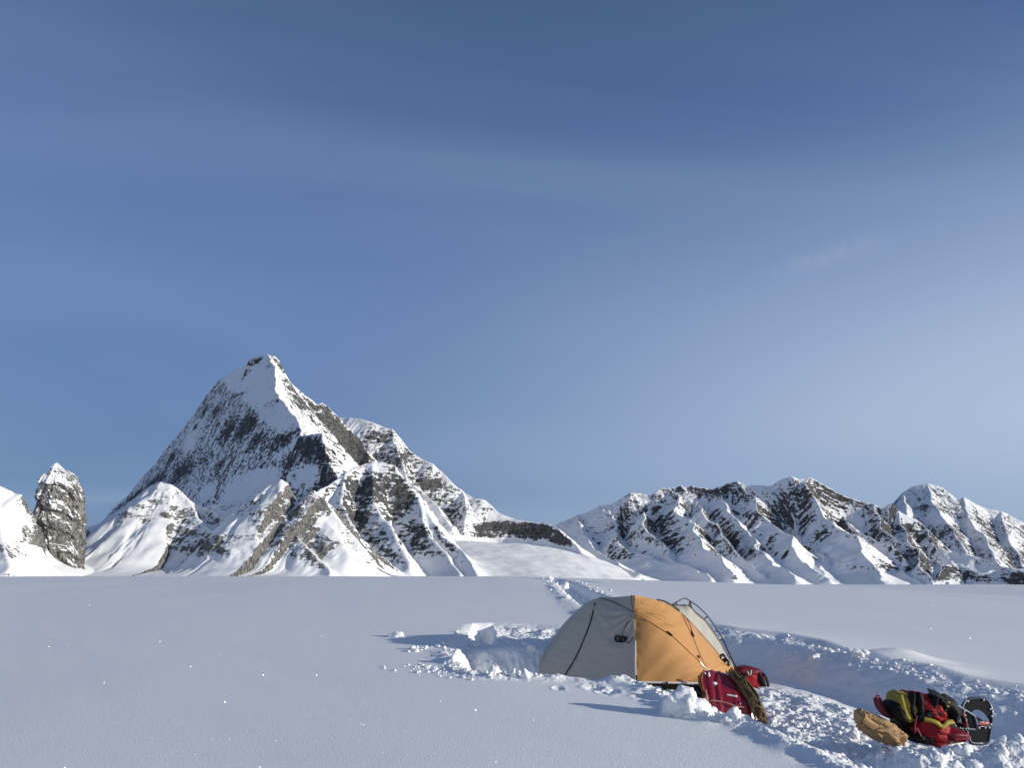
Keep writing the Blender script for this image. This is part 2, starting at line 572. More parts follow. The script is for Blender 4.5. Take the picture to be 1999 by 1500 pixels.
def left_face(wx, wy, X, Y):
    wx = X + .25 * (wx - X); wy = Y + .25 * (wy - Y)
    ex, ey = B_[0] - P1_[0], B_[1] - P1_[1]
    tb = np.clip(((wx - P1_[0]) * ex + (wy - P1_[1]) * ey) / (ex * ex + ey * ey), 0, 1)
    h = np.minimum(plane_h(PL_A, wx, wy), plane_h(PL_B, wx, wy) - 24 * np.sin(math.pi * tb))
    # away from the skyline it falls behind
    for p, q in ((S_, P1_), (P1_, B_)):
        ex, ey = q[0] - p[0], q[1] - p[1]
        L = math.hypot(ex, ey)
        d = ((wx - p[0]) * ey - (wy - p[1]) * ex) / L           # > 0 behind
        t = ((wx - p[0]) * ex + (wy - p[1]) * ey) / L
        zl = p[2] + (q[2] - p[2]) * t / L - (24 * np.sin(math.pi * tb) if p is P1_ else 0)
        h = np.minimum(h, zl - 1.3 * d + 0 * t)
    # gullies down the face
    n, _ = PL_B
    u = (X * n[1] - Y * n[0]) / math.hypot(n[0], n[1])
    v = X * n[0] + Y * n[1]
    h = h + 4.0 * ridged(u / 48 + v / 300, v / 330, 3, 811) + 9 * fbm(u / 170, v / 170, 2, 812)
    # right of the rib it stops
    P = [at(*p) for p in RIB]
    d, z, s_, sd2, _ = seg_near(wx, wy, P)
    h = np.where(sd2 > 0, np.minimum(h, z - 1.6 * d), h)
    return np.where((X > -330) | (h > 720), -1e6, h)


main_ridges = [
    ([(p[0], p[1], p[2]) for p in RIB], 1.15, 3.0, 120, .7),
    # blunt summit block
    ([(488, 700, 2225), (505, 695, 2205), (520, 691, 2195), (536, 696, 2190), (545, 704, 2190), (553, 722, 2190), (558, 745, 2190)], 1.3, 3.2, 900, .5),
    # dark cliff of the saddle
    ([(890, 1045, 2150), (930, 1023, 2170), (960, 1015, 2180), (1005, 1014, 2180), (1040, 1020, 2170), (1066, 1021, 2150), (1092, 1032, 2100), (1120, 1062, 2010), (1140, 1086, 1940)], .8, 2.6, 200, .6),
    # right skyline
    ([(520, 692, 2200), (543, 706, 2195), (553, 725, 2195), (570, 750, 2200), (597, 773, 2215), (620, 790, 2228), (632, 787, 2232),
      (645, 800, 2240), (665, 820, 2250), (682, 838, 2258), (703, 857, 2255), (717, 880, 2240), (724, 915, 2200), (730, 960, 2100)], 1.0, 2.6, 300),
    # further skyline on the right
    ([(655, 815, 2560), (680, 815, 2540), (705, 818, 2520), (745, 832, 2490), (765, 838, 2470), (780, 862, 2450), (800, 882, 2440), (830, 900, 2420),
      (846, 906, 2400), (868, 928, 2380), (890, 945, 2350), (905, 958, 2340), (925, 972, 2320), (942, 975, 2300), (957, 987, 2290),
      (975, 1003, 2270), (1005, 1015, 2250), (1040, 1021, 2200), (1066, 1022, 2180), (1092, 1032, 2130), (1120, 1062, 2030), (1140, 1085, 1960), (1155, 1110, 1880)], .9, 1.15, 110),
    ([(765, 838, 2470), (775, 890, 2350), (800, 940, 2250), (850, 985, 2130), (885, 1030, 2020)], 1.1, 1.1, 90),
    ([(905, 958, 2340), (915, 1000, 2220), (905, 1040, 2100)], 1.1, 1.1, 70),
    # front buttress
    ([(585, 1000, 1260), (612, 966, 1305), (640, 945, 1332), (690, 914, 1377), (720, 905, 1395), (745, 902, 1404), (768, 909, 1404), (787, 934, 1386),
      (815, 972, 1350), (832, 1000, 1323), (862, 1035, 1278), (897, 1077, 1224), (932, 1117, 1170), (950, 1150, 1134)], 1.0, 1.5, 110),
    ([(730, 904, 1399), (735, 960, 1332), (750, 1010, 1278), (775, 1060, 1224), (800, 1110, 1170)], 1.25, 1.25, 80),
    ([(675, 922, 1363), (668, 980, 1296), (690, 1040, 1242), (700, 1090, 1188)], 1.2, 1.2, 80),
    ([(815, 972, 1350), (838, 1040, 1269), (870, 1090, 1206), (900, 1125, 1161)], 1.2, 1.2, 80),
]
main_patches = [
    # lit right side: mottled everywhere
    (575, 745, 26, 36, .9), (600, 790, 36, 36, 1.1), (640, 830, 34, 40, 1.15), (690, 870, 40, 40, 1.3), (715, 880, 16, 26, 1.2), (650, 890, 26, 34, 1.0), (720, 950, 60, 40, 1.15), (690, 1010, 60, 50, 1.1),
    (780, 980, 40, 50, 1.15), (810, 1040, 50, 40, 1.05), (745, 1060, 40, 30, .9), (780, 890, 44, 34, 1.1), (850, 945, 50, 34, 1.2), (890, 995, 36, 30, 1.1), (930, 985, 26, 12, .8), (735, 850, 34, 24, .9), (760, 845, 14, 10, 1.1),
    (860, 1045, 14, 16, 1.2), (880, 1060, 12, 14, 1.1), (800, 1090, 14, 10, 1.1), (960, 1028, 50, 10, 1.3), (1005, 1030, 40, 10, 1.25), (1045, 1034, 30, 12, 1.35), (940, 1045, 34, 10, 1.6), (1095, 1056, 26, 22, 1.7), (1115, 1080, 20, 12, 1.1),
    # shaded left face: bands of rock in deep snow
    (555, 850, 34, 20, 1.25), (590, 860, 18, 14, 1.2), (480, 825, 32, 26, 1.15), (440, 838, 22, 16, 1.05), (500, 855, 18, 14, .9), (415, 800, 18, 10, .9), (430, 748, 8, 5, .8), (465, 765, 16, 6, .9), (395, 800, 8, 8, .9), (375, 835, 8, 8, .8), (330, 890, 14, 12, 1.1), (290, 945, 18, 10, 1.3), (265, 960, 14, 8, 1.3), (240, 985, 14, 8, 1.3), (350, 920, 30, 20, 1.25), (310, 925, 22, 12, 1.0),
    (395, 895, 26, 8, .8), (425, 905, 10, 8, .8), (255, 972, 34, 8, 1.2), (225, 995, 10, 8, 1.1), (520, 904, 26, 4, .9), (560, 896, 22, 6, .8), (535, 708, 10, 6, 1.2), (525, 712, 14, 4, .8), (595, 878, 18, 12, 1.1), (520, 785, 22, 10, .7),
    # snow
    (480, 945, 60, 24, -1.0), (400, 960, 26, 14, -.7), (560, 872, 30, 6, -.6), (490, 730, 26, 20, -.5), (600, 925, 26, 14, -.9), (370, 850, 16, 30, -.5), (960, 1085, 60, 26, -1.2), (850, 1000, 16, 14, -.6), (650, 1085, 40, 24, -.8),
]
structure(mountain('mountain', (-2050, 320), (1080, 3400), 3.1, main_ridges, lambda X, Y: -20 + np.clip((Y - 1100) * .115, -30, 100) - np.clip(-X - 500, 0, 900) * .02 - 30 * np.log1p(np.exp(np.clip((X - 120) / 75, -20, 20))) + 5 * fbm(X / 90, Y / 140, 4, 901), MAT_MAIN, 11,
                   fl=(8, 34), crag=(13, 70), terr=(22, .4), patches=main_patches, slope_w=.04, st_w=.18, bias=-.38, pk=.82, wedge=left_face),
          'big pyramid-shaped snowy rock peak with its left face in shade')

# sunlit foothills in front of it
foot_ridges = [
    ([(140, 1080, 1010), (165, 1031, 1005), (210, 1018, 985), (232, 1014, 970), (250, 1001, 960), (271, 975, 945), (290, 947, 935), (315, 942, 930), (340, 947, 930), (360, 961, 935),
      (385, 985, 940), (400, 990, 940), (425, 984, 935), (445, 980, 930), (475, 980, 930), (500, 955, 920), (530, 939, 910), (548, 936, 905), (562, 943, 905),
      (576, 966, 905), (592, 986, 905), (605, 972, 900), (618, 959, 895), (635, 970, 890), (660, 1008, 880), (690, 1050, 870), (722, 1090, 860), (740, 1130, 850)], .9, 1.0, 60),
    ([(315, 942, 930), (296, 990, 905), (305, 1040, 880), (318, 1100, 850)], 1.0, 1.0, 40),
    ([(345, 950, 930), (385, 1010, 895), (430, 1045, 870), (462, 1075, 845), (480, 1120, 820)], 1.1, 1.1, 40),
    ([(470, 980, 930), (500, 1040, 885), (515, 1080, 860), (530, 1120, 830)], 1.0, 1.0, 40),
    ([(546, 937, 905), (545, 1000, 875), (590, 1050, 845), (632, 1098, 815), (640, 1125, 800)], 1.3, 1.5, 40),
    ([(505, 955, 918), (520, 1010, 885), (545, 1060, 850)], 1.2, 1.2, 30),
    ([(618, 959, 895), (640, 1020, 870), (680, 1085, 840)], .9, .9, 40),
]
foot_patches = [
    (395, 1070, 70, 24, 1.0), (340, 1040, 22, 20, .5), (440, 1078, 26, 20, .9), (330, 965, 12, 8, .7), (325, 1000, 10, 7, .8), (290, 1015, 10, 10, .6),
    (520, 1005, 22, 34, .9), (540, 1035, 14, 26, .9), (570, 1050, 26, 24, 1.0), (610, 1085, 26, 22, 1.0), (632, 1108, 14, 14, 1.3), (570, 970, 10, 12, .7),
    (505, 1075, 12, 8, .6), (512, 1090, 10, 6, .6), (640, 1060, 16, 26, .4), (445, 985, 14, 6, .6),
    (230, 1060, 70, 50, -1.2), (450, 1020, 40, 22, -.7), (650, 1020, 24, 30, -.7), (690, 1090, 40, 20, -1), (560, 1100, 40, 12, -1.0), (330, 945, 30, 6, -.5),
    (360, 980, 20, 16, -.5),
]
structure(mountain('foothill', (-1050, -80), (700, 1120), 1.6, foot_ridges, lambda X, Y: -12 + np.clip((Y - 700) * .10, -20, 19) + np.clip(-X - 330, 0, 400) * .03 - np.clip((X + 230) * .12, 0, 40), MAT_FOOT, 23,
                   fl=(4.4, 14), crag=(7.5, 34), terr=(10, .55), patches=foot_patches, bias=-.16, pk=.55, slope_w=.8, st_w=.34),
          'row of sunlit snowy foothills with grey granite faces')

# snow slope at the left edge
left_ridges = [
    ([(-260, 880, 760), (-120, 905, 755), (-40, 930, 750), (0, 947, 748), (20, 958, 748), (26, 963, 748), (38, 965, 748)], 1.0, .85, 60),
    ([(-30, 930, 750), (-10, 1000, 720), (10, 1060, 690), (15, 1110, 660)], 1.0, 1.0, 40),
]
left_patches = [(20, 1075, 30, 16, 1.2), (50, 1080, 14, 8, .8), (20, 1010, 40, 30, -1.0)]
structure(mountain('snow_slope', (-760, -330), (560, 940), 1.5, left_ridges, lambda X, Y: -10 + np.clip((Y - 600) * .10, -20, 13) - np.clip((X + 500) * .10, 0, 60) - 26 * sstep(-460, -360, X) + 13 * np.exp(-((X + 480) ** 2 + (Y - 790) ** 2) / 80 ** 2), MAT_FOOT, 37,
                   fl=(2.6, 14), crag=(4, 30), terr=(9, .4), patches=left_patches, bias=-.35),
          'bright snow slope with low grey rocks at the left edge')

# granite tower
def tower():
    L = [(112, 904), (106, 907), (101, 914), (98, 922), (86, 928), (79, 938), (74, 958), (72, 985), (70, 1002), (67, 1018), (72, 1040), (78, 1060), (82, 1076), (88, 1092), (92, 1125)]
    Rr = [(113, 904), (118, 910), (124, 917), (132, 920), (143, 926), (149, 938), (156, 947), (161, 957), (164, 975), (165, 1002), (165, 1030), (165, 1058), (164, 1080), (163, 1095), (166, 1125)]
    nz, na = 420, 420
    lz = np.array([p[1] for p in L]); lx = np.array([p[0] for p in L]); rz = np.array([p[1] for p in Rr]); rx = np.array([p[0] for p in Rr])
    py = np.linspace(904, 1125, nz)
    xl = np.interp(py, lz, lx); xr = np.interp(py, rz, rx)
    D0 = 790.0
    ang = np.linspace(0, 2 * math.pi, na, endpoint=False)
    lo = np.array([at(a, b, D0)[0] for a, b in zip(xl, py)]); hi = np.array([at(a, b, D0)[0] for a, b in zip(xr, py)])
    zz = np.array([at(100, b, D0)[2] for b in py])
    cx = (lo + hi) / 2; hw = (hi - lo) / 2 * 0.98
    A, Z = np.meshgrid(ang, zz)
    ca, sa = np.cos(A), np.sin(A)
    # squarish section, its sides in line with the walls one sees end-on
    e = 0.6
    ux = np.sign(ca) * np.abs(ca) ** e; uy = np.sign(sa) * np.abs(sa) ** e
    q = ridged(ca * 2.2 + 5, sa * 2.2 + Z / 90, 4, 15)
    led = (Z + 0.5 * hw[:, None] * ca + 14 * fbm(ca * 1.5 + 2, sa * 1.5 + Z / 40, 4, 31)) / 21
    fr = led - np.floor(led)
    k = np.minimum(1, hw / 14)[:, None]
    gro = ridged(A / 6.2832 * 14 + .35 * fbm(ca * 2, sa * 2 + Z / 18, 3, 95), Z / 70 + 0 * A, 2, 96)
    slab, sid = cell(ca * 3.2 + sa * 1.1 + .12 * fbm(ca * 4, sa * 4 + Z / 9, 3, 61), Z / 19 + sa * 1.3, 62)
    bump = k * (2.2 * q + 1.8 * (gro - .3) + 4.2 * (sid - .5) + 2.0 * fbm(ca * 6 + Z / 10, sa * 6 + Z / 10, 4, 8) + 3.4 * (0.5 - sstep(0, .75, fr)))
    edge = np.abs(ux)
    bump = bump * (1 - .45 * sstep(.85, 1.0, edge))
    az = math.atan2(float(cx.mean()), D0)
    lx_, ly_ = math.cos(az), -math.sin(az)
    dx_, dy_ = math.sin(az), math.cos(az)
    la = ux * (hw * math.cos(az))[:, None] + bump * ca
    de = uy * np.maximum(hw, 1.0)[:, None] * 0.8 + bump * sa
    Xv = cx[:, None] + la * lx_ + de * dx_
    Yv = D0 + la * ly_ + de * dy_
    out = np.sqrt(la ** 2 + de ** 2)
    sl = -np.gradient(out, axis=0) / (np.gradient(Z, axis=0))
    sl = np.where(np.isfinite(sl), sl, 0)
    top = sstep(zz.min() + 78, zz.max(), Z + 22 * fbm(ca * 2 + 3, sa * 2 + Z / 30, 3, 44))
    rock = 0.76 - 0.60 * np.clip(sl, -0.3, 1.6) - 0.34 * top + .55 * fbm(ca * 3 + 9, sa * 3 + Z / 26, 3, 71)
    rock = np.where(ca < -.75, rock - .15, rock)
    V = np.stack([Xv, Yv, Z], -1).reshape(-1, 3)
    return mesh_np('rock_tower', V, grid_quads(nz, na, True), MAT_FOOT, attr={'rock': rock})


structure(tower(), 'upright granite tower capped with snow at the far left')

# long range on the right
cr = [(1040, 1040, 2800), (1085, 1029, 2760), (1110, 1010, 2740), (1135, 1000, 2730), (1160, 989, 2720), (1180, 985, 2715), (1200, 975, 2710), (1225, 962, 2700), (1240, 963, 2700),
      (1260, 968, 2690), (1280, 955, 2690), (1300, 953, 2680), (1330, 949, 2680), (1350, 950, 2675), (1380, 955, 2670), (1400, 950, 2665), (1420, 943, 2660),
      (1450, 939, 2650), (1465, 946, 2645), (1490, 949, 2640), (1510, 950, 2630), (1535, 938, 2620), (1557, 932, 2610), (1575, 937, 2600), (1587, 932, 2600),
      (1605, 945, 2590), (1625, 960, 2580), (1650, 970, 2570), (1680, 981, 2560), (1700, 986, 2550), (1718, 994, 2540), (1742, 984, 2530), (1762, 999, 2510),
      (1800, 1014, 2470), (1830, 1035, 2430), (1852, 1068, 2380), (1885, 1082, 2330), (1925, 1105, 2280), (1970, 1116, 2230), (2040, 1125, 2200), (2140, 1130, 2180)]
ribs = [
    [(1118, 1006), (1130, 1030), (1150, 1055), (1180, 1085), (1210, 1110), (1235, 1135)],
    [(1158, 990), (1192, 1035), (1242, 1075), (1300, 1105), (1372, 1135)],
    [(1225, 963), (1255, 1000), (1275, 1040), (1310, 1085), (1360, 1130)],
    [(1300, 953), (1328, 1000), (1345, 1035), (1375, 1070), (1430, 1128)],
    [(1340, 950), (1360, 985), (1377, 1015), (1400, 1045), (1440, 1090), (1482, 1132)],
    [(1390, 953), (1432, 1005), (1478, 1060), (1515, 1105), (1548, 1138)],
    [(1450, 940), (1478, 985), (1530, 1042), (1575, 1088), (1625, 1140)],
    [(1510, 950), (1540, 1000), (1572, 1055), (1600, 1100), (1630, 1140)],
    [(1587, 933), (1603, 985), (1640, 1040), (1690, 1100), (1720, 1146)],
    [(1640, 966), (1668, 1010), (1700, 1060), (1740, 1110), (1770, 1148)],
    [(1700, 986), (1742, 1030), (1765, 1065), (1780, 1100), (1800, 1148)],
    [(1760, 999), (1790, 1045), (1815, 1085), (1840, 1120), (1860, 1150)],
]
right_ridges = [(cr, 1.0, 1.05, 150),
                ([(1815, 1150, 2010), (1838, 1122, 2030), (1858, 1108, 2060), (1880, 1102, 2075), (1905, 1116, 2050), (1935, 1124, 2020), (1960, 1117, 2020), (1995, 1119, 2000), (2070, 1112, 1985), (2140, 1122, 1970)], 1.0, 1.35, 60, 1.3)]
for ri_, r in enumerate(ribs):
    d0 = float(np.interp(r[0][0], [c[0] for c in cr], [c[2] for c in cr]))
    full = D_(r, d0, (1960, 1900, 2010, 1950, 2020, 1900, 1970, 2040, 1930, 2000, 1960, 1990)[ri_])
    if ri_ in (2, 4, 7, 9):
        full = full[1:]                      # lesser ribs begin lower on the face
    right_ridges.append((full, (1.15, 1.0, 1.5, 1.1, 1.6, .95, 1.2, 1.6, 1.05, 1.5, 1.2, 1.2)[ri_], (.95, .85, 1.2, .95, 1.3, .8, 1.0, 1.25, .85, 1.2, .95, .95)[ri_], 60, (1, 1.3, .8, 1.1, .7, 1.4, 1, .8, 1.2, .8, 1, 1)[ri_]))
right_patches = [
    (1420, 960, 22, 18, .9), (1455, 1000, 18, 16, .7), (1400, 1050, 16, 24, .9), (1280, 1010, 22, 30, .7), (1310, 1040, 22, 24, .6), (1220, 1080, 20, 22, .6), (1195, 1070, 14, 20, .6),
    (1265, 1000, 14, 20, .5), (1590, 965, 26, 14, .5), (1640, 975, 14, 14, .7), (1620, 1020, 20, 18, .6), (1690, 990, 18, 14, .6), (1740, 1030, 24, 18, .8), (1695, 1120, 18, 24, 1.0),
    (1770, 1110, 22, 24, .9), (1800, 1080, 34, 20, .6), (1865, 1116, 34, 14, 1.7), (1890, 1140, 46, 14, 1.6), (1960, 1140, 46, 14, 1.6), (1985, 1124, 30, 8, 1.4), (1370, 1128, 60, 12, -.9), (1550, 1130, 90, 12, -1.0), (1690, 1138, 60, 8, -.6), (1240, 970, 30, 14, .4),
    (1660, 1080, 60, 40, -.7), (1600, 1110, 60, 30, -.9), (1330, 1110, 80, 20, -1.0), (1560, 1020, 18, 40, -.5), (1770, 1010, 26, 12, -.8), (1150, 1060, 30, 26, -1.0), (1450, 1115, 60, 20, -1.0),
]
structure(mountain('mountain_range', (20, 1950), (1840, 3000), 2.9, right_ridges, lambda X, Y: -56 + np.clip((Y - 1840) * .20, -30, 66) - np.clip(X - 600, 0, 1400) * .04, MAT_FAR, 41,
                   fl=(11, 34), crag=(13, 60), terr=(18, .4), patches=right_patches, bias=-.22, warp=(60, 230), blend=9, pk=.6, st_w=.22, slope_w=.7),
          'long fluted snowy ridge on the right half of the skyline')

far = [(1640, 1060, 4300), (1700, 1020, 4250), (1735, 990, 4220), (1760, 964, 4200), (1780, 950, 4200), (1800, 946, 4190), (1815, 944, 4190), (1840, 953, 4180), (1856, 965, 4180), (1866, 978, 4180),
       (1878, 971, 4170), (1895, 980, 4160), (1920, 992, 4150), (1940, 996, 4140), (1955, 999, 4130), (1968, 1003, 4120), (1985, 1015, 4100), (2005, 1028, 4080), (2080, 1060, 4050), (2200, 1080, 4000)]
far_ridges = [(far, 1.0, .95, 200),
              (D_([(1810, 945), (1822, 985), (1850, 1020), (1880, 1070), (1900, 1120)], 4190, 3400), 1.1, 1.0, 100),
              (D_([(1878, 972), (1890, 1010), (1920, 1050), (1950, 1100)], 4170, 3500), 1.1, 1.0, 100),
              (D_([(1955, 999), (1965, 1040), (1990, 1090), (2010, 1130)], 4130, 3450), 1.1, 1.0, 100),
              (D_([(1765, 962), (1770, 1010), (1790, 1060)], 4200, 3600), 1.1, 1.0, 100)]
far_patches = [(1790, 970, 20, 8, .6), (1835, 985, 40, 8, .7), (1875, 995, 12, 12, .9), (1960, 1020, 30, 16, .7), (1900, 1030, 26, 12, .6), (1930, 1070, 40, 20, .8), (1985, 1085, 20, 24, .9), (1860, 1030, 30, 14, .5),
               (1830, 1005, 30, 10, -.6), (1900, 1060, 20, 10, -.5)]
structure(mountain('distant_mountain', (1750, 3700), (3250, 4500), 5.5, far_ridges, lambda X, Y: -110 + np.clip((Y - 3300) * .08, 0, 90), MAT_FAR, 57,
                   fl=(13, 45), crag=(16, 90), terr=(26, .4), patches=far_patches, bias=-.14, pk=.6, st_w=.22, slope_w=.7),
          'far snowy peak at the right edge behind the long ridge')
# ------------------------------------------------------------------ snow ground
def base_z(x, y):
    x = np.asarray(x, dtype=float); y = np.asarray(y, dtype=float)
    z = np.where(y > 6, 1.13 * (1 - np.exp(-np.maximum(y - 6, 0) / 15)), 0.0753 * (np.maximum(y, -14) - 6))
    z = z - 0.0290 * np.log1p(np.exp(np.clip(x * 1.5, -40, 40))) / 1.5 * np.where(x > 160, 160 / np.maximum(x, 1), 1)
    d = np.maximum(y - 66, 0)
    z = z - 70 * (1 - np.exp(-(d / 420) ** 2)) - .004 * np.minimum(d, 60)
    # slow wind-packed swells
    z = z + 0.040 * fbm(x / 8 + 4, y / 13, 2, 201) + 0.010 * fbm(x / 2.3 + .35 * y, y / 3.4, 3, 205) + 0.05 * np.clip((y - 25) / 40, 0, 1) * fbm(x / 14, y / 22, 3, 207)
    return z


def ground_hit(px, py):
    lo, hi = 3.0, 120.0
    d = np.linspace(3, 120, 6000)
    dx = (px - 999.5) / FPX; dy = (750 - py) / FPX
    yy = CS - dy * SN; zz = SN + dy * CS
    x = dx / yy * d; z = EYE + zz / yy * d
    below = z < base_z(x, d)
    i = int(np.argmax(below)) if below.any() else len(d) - 1
    return float(x[i]), float(d[i])


def poly_sd(X, Y, poly):
    """signed distance to a closed polygon, positive inside"""
    best = np.full(X.shape, 1e9); inside = np.zeros(X.shape, dtype=bool)
    n = len(poly)
    for i in range(n):
        x0, y0 = poly[i]; x1, y1 = poly[(i + 1) % n]
        dx, dy = x1 - x0, y1 - y0
        t = np.clip(((X - x0) * dx + (Y - y0) * dy) / (dx * dx + dy * dy + 1e-12), 0, 1)
        best = np.minimum(best, (X - x0 - t * dx) ** 2 + (Y - y0 - t * dy) ** 2)
        c = ((y0 > Y) != (y1 > Y)) & (X < (x1 - x0) * (Y - y0) / (y1 - y0 + 1e-12) + x0)
        inside ^= c
    d = np.sqrt(best)
    return np.where(inside, d, -d)


def GP(pts):
    return [ground_hit(*p) for p in pts]


PIT = GP([(880, 1258), (887, 1285), (905, 1308), (945, 1319), (1050, 1322), (1130, 1326), (1235, 1332), (1290, 1350), (1330, 1372), (1385, 1400), (1470, 1412), (1530, 1440),
          (1590, 1468), (1650, 1498), (1720, 1545), (1790, 1600), (2100, 1580), (2300, 1500),
          (2300, 1420), (2100, 1385), (1999, 1368), (1850, 1344), (1780, 1326), (1700, 1312), (1640, 1298), (1600, 1280), (1560, 1262), (1500, 1250), (1410, 1240)])
PIT += [(3.6, 14.6), (2.6, 14.5), (1.5, 13.9), (.9, 13.1)] + GP([(1090, 1262), (1060, 1263), (1000, 1265), (950, 1266)])
BENCH = GP([(872, 1258), (890, 1236), (905, 1219), (960, 1215), (1040, 1217), (1110, 1222), (1160, 1235), (1160, 1262), (1060, 1266), (950, 1268), (880, 1266)])
NOTCH = GP([(910, 1246), (924, 1217), (962, 1217), (974, 1246)])
TRAIL = GP([(1230, 1215), (1190, 1190), (1160, 1173), (1135, 1158), (1118, 1147), (1108, 1140), (1094, 1135), (1080, 1132.5), (1040, 1129.5), (1000, 1128.2)])
TRACK2 = GP([(1165, 1137.5), (1120, 1134.5), (1080, 1131), (1040, 1129.2), (990, 1128)])
SLAB = GP([(1240, 1336), (1300, 1352), (1330, 1374), (1390, 1402), (1480, 1414), (1560, 1452), (1660, 1500)])


def line_near(X, Y, pts):
    return seg_near(X, Y, [(p[0], p[1], 0.0) for p in pts])


def ground_z(X, Y):
    B = base_z(X, Y)
    z = B.copy()
    # bench dug behind the pit
    sdb = poly_sd(X, Y, BENCH)
    wob = 0.06 * fbm(X / .35, Y / .35, 3, 301)
    kb = sstep(0.0, 0.45, sdb + wob)
    z = z - kb * (0.12 + 0.05 * fbm(X / .5, Y / .5, 2, 302))
    sdn = poly_sd(X, Y, NOTCH)
    z = z - sstep(-.02, 0.20, sdn + .5 * wob) * 0.24
    # main pit and the trodden lane running to the right
    sdp = poly_sd(X, Y, PIT)
    soft = sstep(2.3, 4.6, X)
    near_edge = sstep(9.6, 8.4, Y) * (1 - soft)
    wid = 0.14 + 0.40 * sstep(11.0, 11.6, Y) * (1 - soft) + 0.62 * soft + 0.25 * near_edge
    k = sstep(0.0, 1.0, (sdp + wob * (0.8 + soft)) / wid)
    fl_ = np.interp(Y, [6.0, 7.6, 8.6, 10.2, 11.5], [-.17, -.20, -.17, -.07, -.06]) - .13 * sstep(3.6, 4.6, X) * sstep(7.5, 8.2, Y) * sstep(12.5, 10, Y)
    z = z * (1 - k) + np.minimum(fl_, z) * k
    # trodden, lumpy floor
    c1, i1 = cell(X / .19 + .3 * fbm(X / .2, Y / .2, 2, 331), Y / .19, 311)
    c2, i2 = cell(X / .08, Y / .08, 312)
    lump = (0.030 * (1 - np.minimum(c1 * 1.3, 1) ** 2) * i1 + 0.012 * (1 - np.minimum(c2 * 1.3, 1) ** 2) * i2
            + 0.034 * ridged(X / .26, Y / .26, 4, 371, .6) + 0.03 * fbm(X / .4, Y / .4, 3, 313))
    lane = sstep(.25, .7, sdp) * sstep(1.6, 2.4, X)
    quiet = sstep(-.1, .6, (X - 3.6) * .8 + (Y - 10.0) * .55) * sstep(7.6, 8.3, Y)        # smooth drifted side under the right wall
    z = z + lump * lane * (1 - .93 * quiet)
    wall = k * (1 - k) * 4
    z = z + wall * (1 - .75 * soft) * (0.09 * fbm(X / .30, Y / .30, 4, 315, .6) + .05 * ridged(X / .16, Y / .16, 3, 318))
    z = z + kb * (1 - k) * (0.75 * lump + .03 * fbm(X / .25, Y / .25, 3, 316)) * sstep(.1, .4, sdb)
    # broken crust along the rims
    rim = np.exp(-((sdp + .10) / .16) ** 2) * sstep(-.35, .15, fbm(X / .8, Y / .8, 2, 317))
    z = z + rim * (1 - k) * (0.9 * lump + 0.01)
    # spoil heaped in front at the lower right
    fr = np.exp(-((Y - 6.72) / .36) ** 2) * sstep(2.75, 3.5, X)
    c3, i3 = cell(X / .34 + .2 * fbm(X / .3, Y / .3, 2, 341), Y / .30, 321)
    z = z + fr * (0.135 + 0.13 * (1 - np.minimum(c3 * 1.15, 1) ** 2) * i3 + .5 * lump)
    # low berm thrown up along the right side
    z = z + .13 * np.exp(np.minimum(sdp, 0) / 2.2) * sstep(-.05, -.5, sdp) * sstep(2.8, 4.2, X) * sstep(6.5, 8.5, Y)
    # lip and drift on the right rim
    for (px, py, r, h) in ((1765, 1292, .42, .13), (1690, 1290, .4, .05), (1820, 1315, .5, .05)):
        bx, by = ground_hit(px, py + 8)
        z = z + h * np.exp(-(((X - bx) / r) ** 2 + ((Y - by) / (r * .8)) ** 2)) * (1 - k)
    # crust slab edge on the near side of the lane
    d, _, s, sdv, _ = line_near(X, Y, SLAB)
    z = z + 0.05 * np.exp(-((d - .18) / .16) ** 2) * (1 - k) * (0.4 + fbm(s / .5, d / .5, 2, 351)) * (sdv < 0)
    # footprints pressed into the crust before the tent
    for (px, py, r) in ((1160, 1344, .09), (1182, 1352, .07), (1196, 1350, .06), (1262, 1362, .10), (1290, 1372, .10), (1310, 1366, .07), (1090, 1345, .05)):
        bx, by = ground_hit(px, py)
        e = ((X - bx) / r) ** 2 + ((Y - by) / (r * 1.5)) ** 2
        z = z - .028 * np.exp(-e) * (1 + .8 * fbm(X / .06, Y / .06, 2, 381)) + .010 * np.exp(-((np.sqrt(e) - 1.6) / .5) ** 2) * (0.4 + fbm(X / .12, Y / .12, 2, 382))
    # the trail
    d, _, s, sdv, _ = line_near(X, Y, TRAIL)
    d2 = d + .12 * fbm(X / .7, Y / .7, 2, 361)
    far_f = sstep(14.5, 17, Y)
    z = z - far_f * 0.30 * (1 - sstep(.30, .62, d2))
    z = z + far_f * np.exp(-((d - .8) / .22) ** 2) * (.02 + .09 * np.maximum(fbm(X / .45, Y / .7, 3, 363), 0)) * (0.6 + .4 * (sdv > 0))
    d, _, s, sdv, _ = line_near(X, Y, TRACK2)
    z = z - sstep(20, 26, Y) * 0.16 * (1 - sstep(.15, .5, d))
    return z


